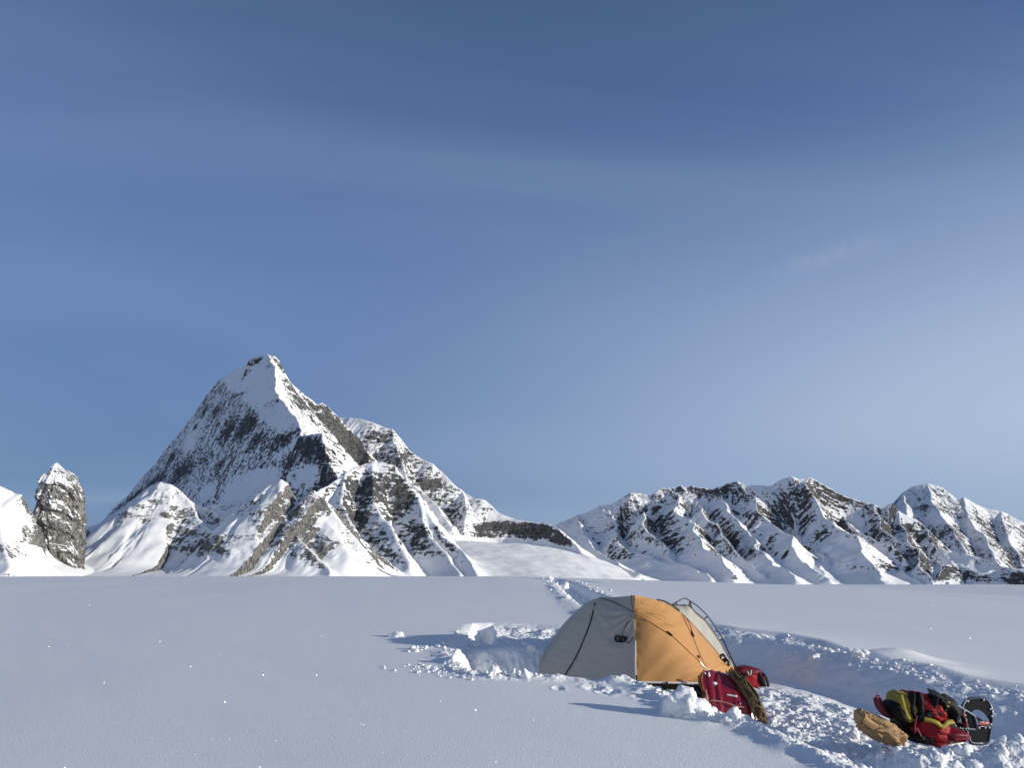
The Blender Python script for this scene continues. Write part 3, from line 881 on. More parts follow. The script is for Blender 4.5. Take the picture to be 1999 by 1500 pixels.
def build_ground():
    th = np.concatenate([np.linspace(-180, -50, 40)[:-1], np.linspace(-50, -39, 30)[:-1], np.linspace(-39, -9, 360)[:-1], np.linspace(-9, 38, 1150)[:-1],
                         np.linspace(38, 50, 40)[:-1], np.linspace(50, 180, 40)[:-1]])
    r = np.concatenate([np.linspace(.5, 5.6, 60)[:-1], np.linspace(5.6, 9.8, 330)[:-1], np.linspace(9.8, 16.5, 360)[:-1],
                        np.geomspace(16.5, 60, 200)[:-1], np.geomspace(60, 110, 60)[:-1], np.geomspace(110, 12000, 60)])
    T, Rr = np.meshgrid(np.radians(th), r)
    X = Rr * np.sin(T); Y = Rr * np.cos(T)
    Z = base_z(X, Y)
    m = (Y > 4) & (Y < 100) & (np.abs(X) < 60)
    Z[m] = ground_z(X[m], Y[m])
    V = np.stack([X, Y, Z], -1).reshape(-1, 3)
    n = len(r); c = len(th)
    q = grid_quads(n, c, True)
    V = np.vstack([V, [[0, 0, float(base_z(np.array([0.]), np.array([0.]))[0])]]])
    j = np.arange(c)
    capf = np.stack([np.full(c, len(V) - 1), (j + 1) % c, j, j], -1)
    o = mesh_np('snow_ground', V, q, SNOW)
    # centre fan as its own few triangles
    bm = bmesh.new(); bm.from_mesh(o.data); bm.verts.ensure_lookup_table()
    cv = bm.verts[len(V) - 1]
    for k in range(c):
        f = bm.faces.new((cv, bm.verts[k], bm.verts[(k + 1) % c])); f.smooth = True
    bm.normal_update()
    if sum(f.normal.z for f in bm.faces if f.calc_area() > 0) < 0:
        bmesh.ops.reverse_faces(bm, faces=bm.faces[:])
    bm.to_mesh(o.data); bm.free()
    return o


SNOW = snow_material()
structure(build_ground(), 'open glacier snow field')


def gz(x, y):
    return float(ground_z(np.array([float(x)]), np.array([float(y)]))[0])
# ------------------------------------------------------------------ camp helpers
from mathutils import noise as mnoise


def empty(name, loc):
    o = bpy.data.objects.new(name, None)
    o.empty_display_size = 0.1
    COL.objects.link(o)
    o.location = loc
    return o


def part(name, verts, faces, mat, root, smooth=True):
    """mesh given in world coordinates, parented to the Empty (or part) 'root'"""
    off = Vector((0, 0, 0)); r = root
    while r is not None:
        off += r.location; r = r.parent
    me = bpy.data.meshes.new(name)
    me.from_pydata([(v[0] - off.x, v[1] - off.y, v[2] - off.z) for v in verts], [], [list(map(int, f)) for f in faces])
    if smooth:
        me.polygons.foreach_set('use_smooth', [True] * len(me.polygons))
    me.materials.append(mat)
    bm = bmesh.new(); bm.from_mesh(me)
    bmesh.ops.recalc_face_normals(bm, faces=bm.faces)
    bm.to_mesh(me); bm.free()
    me.update()
    o = bpy.data.objects.new(name, me)
    COL.objects.link(o)
    if root is not None:
        o.parent = root
    return o


def spline(pts, n, closed=False):
    """Catmull-Rom through 3-D points, n samples"""
    P = [Vector(p) for p in pts]
    m = len(P)
    segs = m if closed else m - 1
    L = [0]
    for i in range(segs):
        L.append(L[-1] + max((P[(i + 1) % m] - P[i]).length, 1e-6))
    out = []
    for k in range(n):
        s = L[-1] * k / (n if closed else n - 1)
        i = min(max([j for j in range(segs) if L[j] <= s + 1e-9]), segs - 1)
        t = (s - L[i]) / (L[i + 1] - L[i])
        if closed:
            a, b, c, d = P[(i - 1) % m], P[i], P[(i + 1) % m], P[(i + 2) % m]
        else:
            a, b, c, d = P[max(i - 1, 0)], P[i], P[i + 1], P[min(i + 2, m - 1)]
        out.append(0.5 * ((2 * b) + (c - a) * t + (2 * a - 5 * b + 4 * c - d) * t * t + (3 * b - a - 3 * c + d) * t * t * t))
    return out


def tube_mesh(path, r, seg=8, r_end=None, closed=False):
    V, F = [], []
    n = len(path)
    up = Vector((0.13, 0.21, 0.97))
    for i, p in enumerate(path):
        if closed:
            t = (path[(i + 1) % n] - path[i - 1]).normalized()
        else:
            t = (path[min(i + 1, n - 1)] - path[max(i - 1, 0)]).normalized()
        a = t.cross(up)
        if a.length < 1e-3:
            a = t.cross(Vector((1, 0, 0)))
        a.normalize(); b = t.cross(a)
        rr = r if r_end is None else r + (r_end - r) * i / (n - 1)
        for k in range(seg):
            ang = 2 * math.pi * k / seg
            V.append(p + a * (math.cos(ang) * rr) + b * (math.sin(ang) * rr))
    m = n if closed else n - 1
    for i in range(m):
        for k in range(seg):
            a0 = i * seg + k; a1 = i * seg + (k + 1) % seg
            j = (i + 1) % n
            F.append((a0, a1, j * seg + (k + 1) % seg, j * seg + k))
    if not closed:
        F.append(tuple(range(seg - 1, -1, -1)))
        F.append(tuple((n - 1) * seg + k for k in range(seg)))
    return V, F


def join(*meshes):
    V, F = [], []
    for v, f in meshes:
        o = len(V)
        V += list(v); F += [tuple(i + o for i in q) for q in f]
    return V, F


def loft(curves, nv, bulge=None):
    """surface through 3-D curves of equal sample count; rows are splined through the curves"""
    nu = len(curves[0])
    G = [[None] * nu for _ in range(nv)]
    for j in range(nu):
        col = [c[j] for c in curves]
        m = len(col)
        for i in range(nv):
            s = (m - 1) * i / (nv - 1)
            k = min(int(s), m - 2); t = s - k
            G[i][j] = Vector(col[k]).lerp(Vector(col[k + 1]), t)
    return G


def grid_mesh(G, closed_u=False):
    nv, nu = len(G), len(G[0])
    V = [p for row in G for p in row]
    F = []
    for i in range(nv - 1):
        for j in range(nu if closed_u else nu - 1):
            j2 = (j + 1) % nu
            F.append((i * nu + j, i * nu + j2, (i + 1) * nu + j2, (i + 1) * nu + j))
    return V, F


def grid_normals(G):
    nv, nu = len(G), len(G[0])
    out = [[None] * nu for _ in range(nv)]
    for i in range(nv):
        for j in range(nu):
            a = G[min(i + 1, nv - 1)][j] - G[max(i - 1, 0)][j]
            b = G[i][min(j + 1, nu - 1)] - G[i][max(j - 1, 0)]
            n = a.cross(b)
            out[i][j] = n.normalized() if n.length > 1e-9 else Vector((0, -1, 0))
    return out


def facing(n, p):
    """flip a normal so it looks towards the photographer's side"""
    return n if n.dot(Vector((0, 0, EYE)) - p) > 0 else -n


_SURF = {}


def on_surface(G, px, py, lift=0.006):
    """point of a surface seen in direction (px, py), lifted a little off it"""
    nv, nu = len(G), len(G[0])
    ck = id(G)
    if ck not in _SURF:
        M = np.array([[tuple(p) for p in row] for row in G])
        _SURF[ck] = (proj(M[..., 0], M[..., 1], M[..., 2]), G)
    (U, Vv), _ = _SURF[ck]
    i, j = np.unravel_index(int(np.argmin((U - px) ** 2 + (Vv - py) ** 2)), U.shape)
    p = G[i][j]
    # slide inside the neighbouring cell
    q = Vector(at(px, py, p.y))
    a = (G[min(i + 1, nv - 1)][j] - G[max(i - 1, 0)][j]); b = (G[i][min(j + 1, nu - 1)] - G[i][max(j - 1, 0)])
    n = a.cross(b)
    if n.length < 1e-9:
        return p
    n = facing(n.normalized(), p)
    c = Vector((0, 0, EYE)); d = (q - c).normalized()
    den = d.dot(n)
    if abs(den) > 1e-3:
        h = c + d * ((p - c).dot(n) / den)
        if (h - p).length < 0.15:
            p = h
    return p + n * lift


def blob_mesh(c, ax, ay, az, amp=0.1, freq=3.0, seed=0, nu=40, nv=28, e=1.0, fine=0.0, ffreq=9.0, shape=None, pin=0.0):
    """lumpy closed body; ax, ay, az are half-axis vectors"""
    V, F = [], []
    c = Vector(c); ax, ay, az = Vector(ax), Vector(ay), Vector(az)

    def sg(v):
        return math.copysign(abs(v) ** e, v)
    for i in range(nv + 1):
        th = math.pi * i / nv
        for j in range(nu):
            ph = 2 * math.pi * j / nu
            u = Vector((math.sin(th) * math.cos(ph), math.sin(th) * math.sin(ph), math.cos(th)))
            s = Vector((sg(u.x), sg(u.y), sg(u.z)))
            k = 1 + amp * mnoise.noise(u * freq + Vector((seed * 7.3, seed * 3.1, seed))) 
            if fine:
                w_ = mnoise.noise(u * ffreq + Vector((seed * 1.7, 4.2, seed * 2.2)))
                k += fine * (1 - 2 * abs(w_))
            if shape:
                k *= shape(u)
            V.append(c + ax * (s.x * k) + ay * (s.y * k) + az * (s.z * k))
    for i in range(nv):
        for j in range(nu):
            F.append((i * nu + j, i * nu + (j + 1) % nu, (i + 1) * nu + (j + 1) % nu, (i + 1) * nu + j))
    return V, F


def ribbon(path, width, normal, thick=0.004):
    """flat strap along a path"""
    V, F = [], []
    n = len(path)
    for i, p in enumerate(path):
        t = (path[min(i + 1, n - 1)] - path[max(i - 1, 0)]).normalized()
        nn = normal[i] if isinstance(normal, list) else normal
        s = t.cross(nn).normalized() * (width / 2)
        nn = s.cross(t).normalized() * (thick / 2)
        V += [p + s + nn, p - s + nn, p - s - nn, p + s - nn]
    for i in range(n - 1):
        for k in range(4):
            F.append((i * 4 + k, i * 4 + (k + 1) % 4, (i + 1) * 4 + (k + 1) % 4, (i + 1) * 4 + k))
    F += [(3, 2, 1, 0), tuple((n - 1) * 4 + k for k in range(4))]
    return V, F


def AT(pts):
    return [Vector(at(*p)) for p in pts]


# ------------------------------------------------------------------ camp materials
ORANGE = simple('orange_nylon', (0.56, 0.285, 0.10), .55, .35, noise=(3.0, .06), bump=(14, .12, .01), trans=.10)
CREAM = simple('cream_nylon', (0.53, 0.50, 0.43), .5, .35, noise=(3.0, .05), bump=(10, .18, .012), trans=.16)
WHITE_WEB = simple('white_webbing', (0.72, 0.70, 0.64), .7, .2)
BLACK_WEB = simple('black_webbing', (0.012, 0.012, 0.014), .6, .3)
DARK_FLOOR = simple('tent_floor_black', (0.012, 0.011, 0.010), .7, .2)
POLE = simple('dark_aluminium', (0.016, 0.018, 0.024), .35, .5)
CORD = simple('brown_cord', (0.13, 0.055, 0.028), .7, .2)
OLIVE = simple('olive_print', (0.36, 0.255, 0.10), .6, .2)
PRINT2 = simple('faded_olive_print', (0.47, 0.30, 0.11), .6, .2)


# ------------------------------------------------------------------ tent
TENT = empty('tent', (1.9, 11.3, 0.0))
tag(TENT, 'orange and cream dome tent pitched in the dug-out snow pit', 'tent')
C_ = (1240, 1333, 10.45); W_ = (1365, 1335, 10.45); RR = (1438, 1308, 12.3); T_ = (1043, 1322, 11.6)
A_ = (1240, 1163, 11.0); A2 = (1236, 1197, 10.87); V_ = (1172, 1167, 11.45)
NU = 72


def ucurve(pts, n=NU):
    return spline(AT(pts), n)


def two(ptsA, ptsB, n=NU):
    h = n // 2
    return spline(AT(ptsA), h + 1)[:-1] + spline(AT(ptsB), n - h)


bot = two([C_, (1300, 1334, 10.44), W_], [W_, (1400, 1322, 11.3), RR])
mid = two([(1238, 1199, 10.86), (1270, 1217, 10.76), (1307, 1239, 10.74), (1342, 1270, 10.78), (1367, 1294, 10.86)],
          [(1367, 1294, 10.86), (1385, 1296, 11.25), (1412, 1300, 11.8), (1436, 1307, 12.28)])
top = two([A_, (1265, 1168, 11.1), (1290, 1175, 11.25), (1312, 1185, 11.45), (1332, 1199, 11.66)],
          [(1332, 1199, 11.66), (1367, 1236, 12.0), (1400, 1275, 12.2), (1428, 1304, 12.3)])
NVO = 44
GO = loft([bot, mid, top], NVO)
nrm = grid_normals(GO)
for i in range(NVO):
    v = i / (NVO - 1)
    for j in range(NU):
        u = j / (NU - 1)
        n = facing(nrm[i][j], GO[i][j])
        seg = (v * 2) % 1.0 if v < 1 else 0
        belly = math.sin(math.pi * seg) * 0.030 * math.sin(math.pi * min(1, u * 1.15 + .05))
        # tension creases fanning out of the tie-out points and from the left edge
        cr = 0.010 * mnoise.noise(Vector((u * 16 - v * 9, v * 5, 1.3))) + 0.007 * mnoise.noise(Vector((u * 9 + v * 30, v * 3, 7.1)))
        edge = math.exp(-(u / .06) ** 2)
        cr += edge * 0.022 * mnoise.noise(Vector((u * 20, v * 38, 2.0)))
        cr += 0.022 * math.exp(-((u - .50 - .16 * (0.86 - v)) / .030) ** 2) * (1 if .48 < v < .86 else 0) * math.sin((u * 60) % 6.28) * .6
        GO[i][j] = GO[i][j] + n * (belly + cr)
tent_side = part('side_panel', *grid_mesh(GO), ORANGE, TENT)
tent_side['label'] = 'sunlit orange side panel'

# rear roof in cream, running back to the outer pole
outer = spline(AT([(1302, 1180, 12.0), (1325, 1181, 12.45), (1346, 1182, 12.6), (1360, 1196, 12.66), (1376, 1209, 12.7), (1394, 1233, 12.7), (1408, 1256, 12.66), (1422, 1283, 12.55), (1438, 1308, 12.32)]), 48)
inner = spline(AT([(1294, 1177, 11.28), (1312, 1185, 11.45), (1338, 1204, 11.71), (1367, 1236, 12.0), (1400, 1275, 12.2), (1428, 1304, 12.3), (1437, 1308, 12.31)]), 48)
GR = loft([inner, outer], 16)
nrm = grid_normals(GR)
for i in range(16):
    for j in range(48):
        v = i / 15; u = j / 47
        n = facing(nrm[i][j], GR[i][j])
        f = 0.026 * math.sin(v * math.pi * .9) * (mnoise.noise(Vector((u * 15 + v * 2.0, 3.3, v * .8))) + .5 * mnoise.noise(Vector((u * 34 + v * 3, 8.8, v))))
        sag = -0.03 * math.sin(u * math.pi) * v
        GR[i][j] = GR[i][j] + n * (f + sag)
rear = part('rear_vestibule', *grid_mesh(GR), CREAM, TENT)
rear['label'] = 'wrinkled cream rear fly in sunlight'

# front roof triangle in cream
c1_ = spline(AT([(1171, 1167, 11.45), (1200, 1166.5, 11.3), (1240, 1163, 11.0)]), 24)
c2_ = spline(AT([(1171, 1168, 11.44), (1200, 1178, 11.2), (1238, 1198, 10.86)]), 24)
GF = loft([c1_, c2_], 8)
part('front_roof', *grid_mesh(GF), CREAM, TENT)

# vestibule on the left, in shade
NGU, NGV = 64, 56
right_e = spline(AT([(1240, 1333, 10.45), (1239, 1262, 10.66), (1238, 1198, 10.86)]), NGV)
left_e = spline(AT([T_, (1062, 1290, 11.58), (1082, 1262, 11.56), (1110, 1223, 11.53), (1137, 1191, 11.5), (1154, 1174, 11.48), (1171, 1168, 11.45)]), NGV)
bot_e = spline(AT([T_, (1105, 1330, 11.2), (1180, 1334, 10.8), (1240, 1333, 10.45)]), NGU)
top_e = spline(AT([(1171, 1168, 11.44), (1200, 1178, 11.2), (1238, 1198, 10.86)]), NGU)
GV = []
for i in range(NGV):
    v = i / (NGV - 1); row = []
    for j in range(NGU):
        u = j / (NGU - 1)
        a = left_e[i].lerp(right_e[i], u); b = bot_e[j].lerp(top_e[j], v)
        c = (left_e[0].lerp(right_e[0], u)).lerp(left_e[-1].lerp(right_e[-1], u), v)
        row.append(a + b - c)
    GV.append(row)
nrm = grid_normals(GV)
for i in range(NGV):
    for j in range(NGU):
        v = i / (NGV - 1); u = j / (NGU - 1)
        n = facing(nrm[i][j], GV[i][j])
        belly = .05 * math.sin(math.pi * v) * math.sin(math.pi * u)
        # folds pulled towards the pole tie at the upper right and along the lower hem
        fan = math.exp(-(((u - .85) / .22) ** 2 + ((v - .80) / .24) ** 2))
        ang = math.atan2(v - 1.02, u - 1.05)
        f = fan * .030 * math.sin(ang * 26 + 2 * mnoise.noise(Vector((u * 4, v * 4, 0))))
        f += .011 * mnoise.noise(Vector((u * 7 + v * 14, v * 5 - u * 2, 3))) + .016 * mnoise.noise(Vector((u * 3, v * 20, 9))) * (1 - u)
        GV[i][j] = GV[i][j] + n * (belly + f) * min(1, 8 * u, 8 * (1 - u), 8 * v + .1, 8 * (1 - v))
vest = part('vestibule', *grid_mesh(GV), CREAM, TENT)
vest['label'] = 'front vestibule in shade with a zipped door'

# far side, closing the tent
up_line = left_e[::3] + c1_[2::4] + [top[k] for k in range(4, 26, 6)] + outer[6::3]
NB = len(up_line)
gb = [(0.30, 11.62, .0), (0.75, 12.5, .05), (1.5, 13.05, .05), (2.4, 13.35, .05), (3.1, 13.05, .0), tuple(Vector(at(*RR)))]
low = spline(gb, NB)
GB = loft([up_line, low], 14)
for i in range(14):
    for j in range(NB):
        v = i / 13
        GB[i][j] = GB[i][j] + Vector((-.1, .28, .30)) * math.sin(math.pi * v) * math.sin(math.pi * j / (NB - 1))
part('far_panel', *grid_mesh(GB), CREAM, TENT)

# floor skirt, hem and corner tapes
dn = Vector((0, 0.05, -0.11))
fl = [p + dn * .15 for p in bot], [p + dn for p in bot]
part('groundsheet', *grid_mesh(loft([list(fl[0]), list(fl[1])], 3)), DARK_FLOOR, TENT)
outn = Vector((0.1, -1, 0))
part('hem', *ribbon([p + Vector((0, -.006, 0.004)) for p in bot[:NU // 2 + 1]], .022, Vector((0, -1, .2))), WHITE_WEB, TENT)
vt = [on_surface(GO, 1240 - (0 if k else 0), y, .008) for k, y in enumerate((1331, 1310, 1290, 1270, 1252))]
part('corner_tape', *ribbon(vt, .022, Vector((-.5, -1, 0))), WHITE_WEB, TENT)
# pale gusset at the near corner
gp = [on_surface(GO, x, y, .010) for x, y in ((1364, 1333), (1365.5, 1292), (1375, 1303), (1394, 1313), (1388, 1327))]
part('corner_gusset', gp, [(0, 1, 2), (0, 2, 3), (0, 3, 4)], WHITE_WEB, TENT, smooth=False)
# dark corner buckles with short straps
for (px, py, D) in ((1243, 1325, 10.40), (1364, 1326, 10.38), (1302, 1334, 10.42)):
    c = Vector(at(px, py, D))
    h = .05 if py < 1330 else .02
    bk = part('stake_buckle', *blob_mesh(c, (.012, 0, 0), (0, .01, 0), (0, 0, h * .8), .05, 2, 1, 10, 8, .5), BLACK_WEB, TENT)
    part('strap', *ribbon([c, c + Vector((-.005, -.03, -h)), c + Vector((-.01, -.06, -h - .09))], .018, Vector((1, -.2, 0.2))), BLACK_WEB, bk)

# zip of the door
zp = [on_surface(GV, x, y, .007) for x, y in ((1162, 1178), (1158, 1196), (1152, 1218), (1144, 1240), (1134, 1264), (1121, 1290), (1104, 1318))]
zp = spline(zp, 30)
part('zip', *ribbon(zp, .018, Vector((-.7, -.6, .3)), .006), BLACK_WEB, TENT)
# pole sleeve lines over the side panel
l1 = [on_surface(GO, x, y, .006) for x, y in ((1239, 1198), (1256, 1209), (1275, 1220), (1292, 1231), (1305, 1238))]
l2 = [on_surface(GO, x, y, .006) for x, y in ((1308, 1240), (1325, 1255), (1345, 1274), (1362, 1290), (1368, 1300), (1376, 1306))]
for l in (l1, l2):
    part('guy_line', *tube_mesh(spline(l, 16), .004, 6), CORD, TENT)
c = on_surface(GO, 1306, 1238.5, .016)
part('toggle', *blob_mesh(c, (.040, -.004, -.028), (.0, .010, 0), (.006, 0, .010), .05, 2, 3, 12, 8, .7), BLACK_WEB, TENT)
c = on_surface(GO, 1362, 1284, .016)
part('toggle', *blob_mesh(c, (.016, 0, -.018), (.0, .010, 0), (.008, 0, .009), .05, 2, 3, 12, 8, .7), BLACK_WEB, TENT)
l3 = [on_surface(GO, x, y, .014) for x, y in ((1350, 1243), (1357, 1260), (1364, 1277), (1372, 1294), (1378, 1305))]
part('guy_line', *tube_mesh(spline(l3, 16), .004, 6), CORD, TENT)
for xs in (((1331, 1200), (1340, 1222), (1349, 1240)), ((1335, 1203), (1346, 1222), (1351, 1238))):
    l4 = [on_surface(GO, x, y, .012) for x, y in xs]
    part('guy_line', *tube_mesh(spline(l4, 10), .0045, 6), CORD, TENT)
c = on_surface(GO, 1350.5, 1241, .018)
part('toggle', *blob_mesh(c, (.020, 0, -.040), (.0, .014, 0), (.014, 0, .010), .1, 2, 4, 12, 8, .7), BLACK_WEB, TENT)
l5 = [on_surface(GO, x, y, .006) for x, y in ((1331, 1199), (1350, 1218), (1376, 1247), (1395, 1269), (1407, 1284))]
part('guy_line', *tube_mesh(spline(l5, 20), .004, 6), CORD, TENT)


def hank(c, s, seed, root, tx, tz):
    """coiled guy line: a hank of black loops"""
    rr = random.Random(seed); ms = []
    for k in range(7):
        a = rr.uniform(-.5, .5)
        path = []
        for q in range(16):
            w_ = 2 * math.pi * q / 16
            x = math.cos(w_) * s * rr.uniform(.9, 1.1); z = math.sin(w_) * s * .42
            x, z = x * math.cos(a) - z * math.sin(a), x * math.sin(a) + z * math.cos(a)
            path.append(c + Vector((tx[0] * x + tz[0] * z, -.012 * k * .4 - .004, tx[1] * x + tz[1] * z)))
        ms.append(tube_mesh(path, .006, 5, closed=True))
    ms.append(blob_mesh(c + Vector((0, -.012, 0)), Vector((tx[0], 0, tx[1])) * s * .35, (0, .014, 0), Vector((tz[0], 0, tz[1])) * s * .5, .2, 2, seed, 12, 8))
    part('guy_line_hank', *join(*ms), BLACK_WEB, root)


hank(on_surface(GV, 1212, 1249, .02), .085, 4, TENT, (.96, -.25), (.25, .96))
hank(on_surface(GO, 1412, 1292, .02), .10, 9, TENT, (.55, -.83), (.83, .55))
g1 = [on_surface(GV, x, y, .012) for x, y in ((1213, 1246), (1219, 1230), (1226, 1214), (1230, 1203))]
part('guy_line', *tube_mesh(spline(g1, 14), .004, 6), BLACK_WEB, TENT)
g2 = [on_surface(GV, x, y, .012) for x, y in ((1219, 1250), (1226, 1257), (1232, 1252), (1238, 1245))]
part('guy_line', *tube_mesh(spline(g2, 14), .005, 6), BLACK_WEB, TENT)

# outer rear pole with its hanging clips
pole = spline(AT([(1311, 1182, 12.3), (1320, 1177, 12.45), (1336, 1169, 12.55), (1347, 1174, 12.62), (1364, 1186, 12.72), (1382, 1204, 12.8), (1398, 1227, 12.82), (1411, 1249, 12.8), (1425, 1280, 12.68), (1433, 1296, 12.58), (1441, 1313, 12.45)]), 60)
pl_ = part('tent_pole', *tube_mesh(pole, .011, 8), POLE, TENT)
for (a, b) in (((1320, 1177, 12.45), (1321, 1182, 12.42)), ((1347, 1174.5, 12.62), (1345, 1183, 12.58)), ((1347, 1174.5, 12.62), (1350, 1188, 12.6)), ((1382, 1204, 12.8), (1375, 1209, 12.72)),
               ((1411, 1249, 12.8), (1404, 1250, 12.7)), ((1427, 1285, 12.66), (1421, 1284, 12.58))):
    part('clip', *tube_mesh([Vector(at(*a)), Vector(at(*b))], .010, 6), BLACK_WEB, pl_)
# two more poles: seam of the first arch and the ridge stub above the side panel
part('tent_pole', *tube_mesh([p + Vector((0, -.004, .010)) for p in spline(AT([(1283, 1173, 11.2), (1297, 1176, 11.3), (1312, 1184, 11.44), (1326, 1194, 11.58)]), 20)], .012, 8), POLE, TENT)
part('seam', *tube_mesh([p + Vector((0, -.004, .003)) for p in spline(AT([(1233, 1163, 11.02), (1233, 1175, 10.97), (1235, 1188, 10.9), (1237, 1198, 10.85)]), 14)], .009, 6), CORD, TENT)
# pale strip between the orange and the first arch
part('edge_binding', *tube_mesh([p + Vector((0, 0, .004)) for p in c2_], .007, 6), simple('grey_binding', (.10, .10, .095), .6, .2), TENT)

# printed marks on the upper panel: a slanted block, an arc of small characters and a round mark below it


def decal(poly, mat, name):
    pts = [on_surface(GO, x, y, .005) for x, y in poly]
    back = [p - facing((pts[1] - pts[0]).cross(pts[2] - pts[0]).normalized(), pts[0]) * .003 for p in pts]
    n = len(pts)
    return pts + back, [tuple(range(n)), tuple(range(2 * n - 1, n - 1, -1))] + [(i, (i + 1) % n, n + (i + 1) % n, n + i) for i in range(n)]


part('emblem', *decal([(1252, 1175), (1258, 1176), (1272, 1183), (1265, 1183), (1254, 1180)], OLIVE, ''), OLIVE, TENT, smooth=False)
ms = []
rr = random.Random(5)
for k in range(13):
    x = 1264 + k * 2.9; y = 1196.5 + k * .55 + .03 * k * k * .3
    w_ = rr.uniform(1.1, 1.8); h_ = rr.uniform(1.6, 2.6)
    ms.append(decal([(x, y), (x + w_, y + .3), (x + w_, y + h_), (x, y + h_ - .3)], PRINT2, ''))
for k in range(7):
    x = 1276 + k * 2.7; y = 1203.5 + k * 1.0
    ms.append(decal([(x, y), (x + 1.3, y + .3), (x + 1.3, y + 1.9), (x, y + 1.6)], PRINT2, ''))
for k in range(9):
    x = 1296 + k * 2.5; y = 1218 + rr.uniform(-1.5, 1.5) + k * .6
    ms.append(decal([(x, y), (x + 1.4, y + .3), (x + 1.4, y + 2.2), (x, y + 1.9)], PRINT2, ''))
def rp_(r, q):
    w_ = q * .3142
    return on_surface(GO, 1304 + r * 6.4 * math.cos(w_), 1209.5 + r * 4.8 * math.sin(w_) + r * 2.4 * math.cos(w_), .004)


ro = [rp_(1.05, q) for q in range(20)]; ri = [rp_(.72, q) for q in range(20)]
ms.append((ro + ri, [(q, (q + 1) % 20, 20 + (q + 1) % 20, 20 + q) for q in range(20)]))
part('lettering', *join(*ms), PRINT2, TENT, smooth=False)
# ------------------------------------------------------------------ gear materials
def streaky(name, col, col2, rough, scale, spec=.5):
    m, t, b = nt(name)
    tc = N(t, 'ShaderNodeTexCoord')
    nz = N(t, 'ShaderNodeTexNoise', i_Scale=scale, i_Detail=6.0, i_Roughness=.65)
    t.links.new(tc.outputs['Object'], nz.inputs['Vector'])
    mr = N(t, 'ShaderNodeMapRange'); mr.inputs[1].default_value = .35; mr.inputs[2].default_value = .65
    t.links.new(nz.outputs[0], mr.inputs[0])
    t.links.new(mixc(t, mr.outputs[0], col, col2), b.inputs['Base Color'])
    b.inputs['Roughness'].default_value = rough
    b.inputs['Specular IOR Level'].default_value = spec
    return m


SLED_RED = streaky('scuffed_red_plastic', (0.20, 0.008, 0.022), (0.27, 0.016, 0.032), .24, 7.0, .6)
SLED_RIM = streaky('red_plastic_tent_reflection', (0.33, 0.105, 0.03), (0.26, 0.07, 0.025), .45, 6.0, .4)  # orange painted in for the tent's reflection in the red plastic
PINK_CORD = simple('faded_pink_cord', (0.42, 0.20, 0.17), .8, .2)
ROPE_A = streaky('olive_rope', (0.085, 0.062, 0.026), (0.20, 0.15, 0.075), .8, 60.0, .2)
ROPE_B = streaky('tan_rope', (0.30, 0.19, 0.10), (0.16, 0.09, 0.045), .8, 60.0, .2)
RED_NYLON = simple('red_nylon', (0.34, 0.012, 0.018), .6, .25, noise=(9, .2), bump=(16, .8, .03))
PURPLE_RED = simple('faded_red_nylon', (0.19, 0.03, 0.05), .5, .3, noise=(9, .2))
BLACK_NYLON = simple('black_nylon', (0.009, 0.009, 0.011), .65, .2, noise=(9, .2), bump=(16, .8, .03))
YELLOW_NYLON = simple('yellow_nylon', (0.36, 0.28, 0.05), .65, .2, noise=(9, .15), bump=(18, .3, .02))
TAN = simple('tan_nylon', (0.46, 0.285, 0.14), .6, .2, noise=(5, .12), bump=(9, .55, .03), trans=.1)
GREY_PL = simple('grey_plastic', (0.38, 0.38, 0.37), .4, .4)
SHOE_BLUE = simple('dark_blue_frame', (0.035, 0.055, 0.085), .3, .5)
SHOE_RIM = simple('frosted_grey_edge', (0.30, 0.34, 0.38), .5, .4, noise=(30, .5))
SHOE_DECK = simple('black_deck', (0.008, 0.009, 0.012), .75, .12, noise=(12, .3))
SHOE_RED = simple('red_binding', (0.28, 0.014, 0.02), .45, .4)
STEEL = simple('steel_rivet', (0.55, 0.55, 0.55), .35, .5)
SNOW_STUCK = simple('stuck_snow', SNOW_C, .8, .1, bump=(60, .4, .01))

# ------------------------------------------------------------------ red sled tipped on its side
SLED = empty('sled', tuple(at(1420, 1400, 8.75)))
tag(SLED, 'shiny dark red plastic haul sled tipped over in front of the tent corner', 'sled')
n_ = 56
r0 = spline(AT([(1372, 1340, 9.35), (1400, 1345, 9.35), (1432, 1352, 9.3), (1452, 1366, 9.2), (1466, 1388, 9.0)]), n_)
r1 = spline(AT([(1373, 1310, 9.05), (1400, 1312, 9.05), (1430, 1321, 9.0), (1451, 1341, 8.92), (1466, 1366, 8.85)]), n_)
r2 = spline(AT([(1368, 1328, 8.86), (1398, 1333, 8.84), (1429, 1342, 8.80), (1454, 1360, 8.76), (1470, 1382, 8.74)]), n_)
r3 = spline(AT([(1373, 1352, 8.70), (1400, 1357, 8.68), (1431, 1363, 8.66), (1457, 1377, 8.64), (1473, 1394, 8.66)]), n_)
r4 = spline(AT([(1379, 1398, 8.64), (1408, 1402, 8.60), (1438, 1407, 8.58), (1461, 1411, 8.60), (1476, 1416, 8.62)]), n_)
cols = []
nv_ = 48
G = [[None] * n_ for _ in range(nv_)]
for j in range(n_):
    c = spline([r0[j], r1[j], r2[j], r3[j], r4[j]], nv_)
    for i in range(nv_):
        G[i][j] = c[i]
nn = grid_normals(G)
for i in range(nv_):
    for j in range(n_):
        u = j / (n_ - 1); v = i / (nv_ - 1)
        rib = 0
        for (u0, w_) in ((.16, .035), (.29, .03), (.60, .05), (.78, .04)):
            rib += .010 * sstep(0, 1, np.clip(1.6 - abs(u - u0) / w_, 0, 1))
        G[i][j] = G[i][j] + facing(nn[i][j], G[i][j]) * float(rib) * min(1, 5 * v)
GS = G
